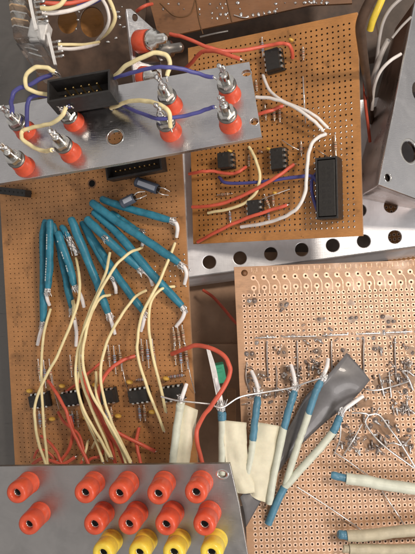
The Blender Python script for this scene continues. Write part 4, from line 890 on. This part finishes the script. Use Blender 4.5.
mb = MB(); mb.ribbon([P(26.5, -12, 5.15), P(30, 8, 5.15), P(35, 31, 5.15)], [P(30, -12, 5.15), P(33, 8, 5.15), P(38, 30, 5.15)], .1); obj('terminal_bar', mb, M['whitebar'], cl)
mb = MB(); mb.ribbon([P(46.5, 33, 4.6), P(50, 48, 4.6), P(54, 65, 4.6)], [P(49.5, 32, 4.6), P(53, 48, 4.6), P(57, 65, 4.6)], .1); obj('terminal_bar', mb, M['whitebar'], cl)
mb = MB(); mb.box(Matrix.Translation(P(24, 12, 3.2)), .55, 2.2, -.6, .6, 0, .06); obj('coil', mb, M['steel'], cl)
for i in range(6):
    mb = MB(); mb.box(Matrix.Translation(P(20+1.2*i, -3+7*i, 3.9)) @ Matrix.Rotation(-.2, 4, 'Z'), .62, .06, -.9, .45, 0, .015); obj('contact_spring', mb, M['steel' if i % 2 else 'copper'], cl)
for i in range(3):
    mb = MB(); mb.box(Matrix.Translation(P(31+4*i, 47+6*i, 3.4)) @ Matrix.Rotation(-.3, 4, 'Z'), .6, .07, -.6, .45, 0, .015); obj('contact_spring', mb, M['steel'], cl)
mb = MB(); mb.box(Matrix.Translation(P(40, 32, 4.2)) @ Matrix.Rotation(-.2, 4, 'Z'), .7, .8, -.5, .3, 0, .06); obj('contact_block', mb, M['whitebar'], cl)
for i in range(6):
    x, y = 34+1.1*i*.9, -3+5.0*i; m2 = MB(); T = Matrix.Translation(P(x+4, y, 4.6)) @ Matrix.Rotation(.12, 4, 'Z'); m2.box(T, .42, .09, -.02, .04, 0, .012); m2.blob(T @ Matrix.Translation((.15, 0, .03)), .12, .075, .07, 1, .2, 2); obj('solder_tag', m2, [M['steel'], M['solder']], cl)
for i in range(4):
    x, y = 54+1.2*i, 42+4.9*i; m2 = MB(); T = Matrix.Translation(P(x+2, y, 4.1)) @ Matrix.Rotation(.12, 4, 'Z'); m2.box(T, .42, .09, -.02, .04, 0, .012); m2.blob(T @ Matrix.Translation((.12, 0, .03)), .12, .075, .07, 1, .2, 2); obj('solder_tag', m2, [M['steel'], M['solder']], cl)
TLG = 'wires at the top left corner'
def ZW(label, pts, m, r=.085): 
    mb = MB(); mb.tube([P(*q) for q in pts], r, 12, 0, 10); return tag(obj('hookup_wire', mb, M[m]), label, 'wire', TLG)
ZW('white wire sweeping right from the upper solder tags', [(42, 12.5, 4.6), (54, 13, 4.5), (70, 10.5, 4.2), (86, 5, 3.8), (102, -4, 3.2)], 'w_white', .09)
ZW('cream wire curling up from the upper solder tags', [(41, 8, 4.7), (50, 8.5, 4.8), (60, 5, 4.9), (67, -4, 4.9)], 'w_yel', .09)
ZW('red wire along the top left picture edge', [(40, 2.5, 4.5), (55, 3.5, 4.3), (72, 3, 4.0), (95, -3, 3.6)], 'w_red', .09)
ZW('cream wire of the looped pair at the top', [(108, -3, 3.0), (113, 8, 3.0), (115, 19, 2.8), (109, 31, 2.2), (98, 40, .8)], 'w_yel', .085)
ZW('greyish wire of the looped pair at the top', [(101, -3, 3.0), (107, 8, 3.0), (109, 20, 2.8), (105, 31, 2.2), (97, 41, .8)], 'w_white', .075)
ZW('cream wire from the lower solder tags to the twisted end', [(58, 44.5, 4.2), (70, 44.5, 4.0), (85, 44.5, 3.2), (99, 42, 1.4)], 'w_yel', .065)
ZW('white wire from the lower solder tags to the twisted end', [(58, 48.5, 4.2), (72, 49, 4.0), (86, 47, 3.2), (98, 43.5, 1.4)], 'w_white', .075)
ZW('dark blue wire crossing at the top edge', [(78, 6, 2.0), (90, 3, 2.2), (103, -3, 2.4)], 'w_blue', .12)
ZW('red tube above the case ledge in the gap left of the right board', [(203, 290, -3.6), (213, 297, -3.3), (224, 309, -3.2), (235, 322, -3.4), (245, 330, -3.6)], 'w_red', .08)  # curved red tube hanging above the ledge
ZW('dark red wire twisted at the top of the small jack plate', [(137, 11, .6), (141, 8, .9), (147, 5, .9), (152, 4, .5)], 'w_red', .08)

# small plate with one red jack
PS = Plane.from_normal(P(140, 45, 1.5), (.35, .1, 1))
sp = thing('jack_plate', 'small grey metal plate with a red jack poking right behind the big panel', 'panel', PS.at(140, 45))
mb = MB(); plate_on(mb, PS, [(127.5, 9), (131, 9), (158, 33), (162, 80), (136, 84)], [(135, 17.5, .14, .2)], .12); obj('panel_sheet', mb, M['alu'], sp)
mb = MB(); a = [PS.at(127, 9, -.01), PS.at(135.5, 84, -.01)]; b = [p+Vector((-.1, 0, -.5)) for p in a]; mb.ribbon(a, b, .1); obj('bent_edge', mb, M['tray'], sp)
def SIDEJACK(x0, y0, x1, y1, z0, z1, red=True):
    p = P(x0, y0, z0); q = P(x1, y1, z1); d = (q-p).normalized(); y = Vector((0, 0, 1)).cross(d).normalized(); z = d.cross(y)
    T = Matrix((y, z, d)).transposed().to_4x4(); T.translation = p; L = (q-p).length
    mb = MB(); mb.lathe(T, [(.50, 0), (.52, .04), (.47, L*.42), (.40, L*.43)], 24, 0); o = obj('jack', mb, M['red_p'] if red else M['dark_brown'], sp)
    mb = MB(); mb.lathe(T, [(.3, L*.42), (.46, L*.43), (.46, L*.6), (.36, L*.62), (.36, L*.7), (.22, L*.72), (.22, L*.95), (.1, L)], 24, 0); obj('nut', mb, M['steel'] if red else M['steel_d'], o)
SIDEJACK(139, 42, 166, 38, 1.9, 3.0); SIDEJACK(144, 53, 183, 47, 1.4, 2.4, False); SIDEJACK(143, 78, 158, 76, 1.9, 2.5)

# board below the tray, its pads visible through the holes at right
PX = Plane(P(380, 190, -3.9), P(415, 186, -3.9), P(381, 260, -3.9))
xb = thing('circuit_board', 'pad covered board glimpsed through the two tray holes at right', 'circuit board', PX.o)
pf = Perf(PX, 3.5, 4.5, .12); pf.grid(.1, -.1, 13, 17, .254, .05, .1); pf.quad(0, 3.5, -.1, 0); pf.quad(0, .1, -4.5, -.1); pf.rim(); obj('board', pf.mb, [M['phenolic'], M['pad'], M['hole_dark'], M['phenolic_r']], xb)

# strip internal keys
for o in list(COL.objects):
    if '_o' in o: del o['_o']

# ================================================================== light, world, camera
w = bpy.data.worlds.new('World'); scene.world = w; w.use_nodes = True
nt = w.node_tree; bg = nt.nodes['Background']; bg.inputs[1].default_value = .72
tc = nt.nodes.new('ShaderNodeTexCoord'); n = nt.nodes.new('ShaderNodeTexNoise'); n.inputs['Scale'].default_value = 1.6; n.inputs['Detail'].default_value = 3
nt.links.new(tc.outputs['Generated'], n.inputs['Vector'])
cr = nt.nodes.new('ShaderNodeValToRGB'); cr.color_ramp.elements[0].position = .35; cr.color_ramp.elements[1].position = .66
cr.color_ramp.elements[0].color = (.48, .44, .41, 1); cr.color_ramp.elements[1].color = (1.0, .96, .93, 1)
nt.links.new(n.outputs['Fac'], cr.inputs[0]); nt.links.new(cr.outputs[0], bg.inputs[0])
def area(name, loc, tgt, size, power, col):
    l = bpy.data.lights.new(name, 'AREA'); l.shape = 'DISK'; l.size = size; l.energy = power; l.color = col
    o = bpy.data.objects.new(name, l); COL.objects.link(o); o.location = loc
    o.rotation_euler = (Vector(tgt)-Vector(loc)).to_track_quat('-Z', 'Y').to_euler(); return o
area('ceiling_lamp', (20, 16, 44), (1, 0, 0), 7, 14500, (1, .88, .76))
area('fill_light', (22, -20, 36), (3, -3, 0), 14, 7500, (1, .95, .93))  # broad soft fill from the lower right, its source unseen

cd = bpy.data.cameras.new('Camera'); cam = bpy.data.objects.new('Camera', cd); COL.objects.link(cam); scene.camera = cam
cam.location = CAM; cam.rotation_euler = (0, 0, 0); cd.sensor_fit = 'VERTICAL'; cd.angle = 2*math.atan(277*S/H); cd.clip_start = .1; cd.clip_end = 500
cd.dof.use_dof = True; cd.dof.focus_distance = 28.8; cd.dof.aperture_fstop = .8*1.0
scene.view_settings.view_transform = 'Standard'; scene.view_settings.look = 'None'; scene.view_settings.exposure = 0.0; scene.view_settings.gamma = 1
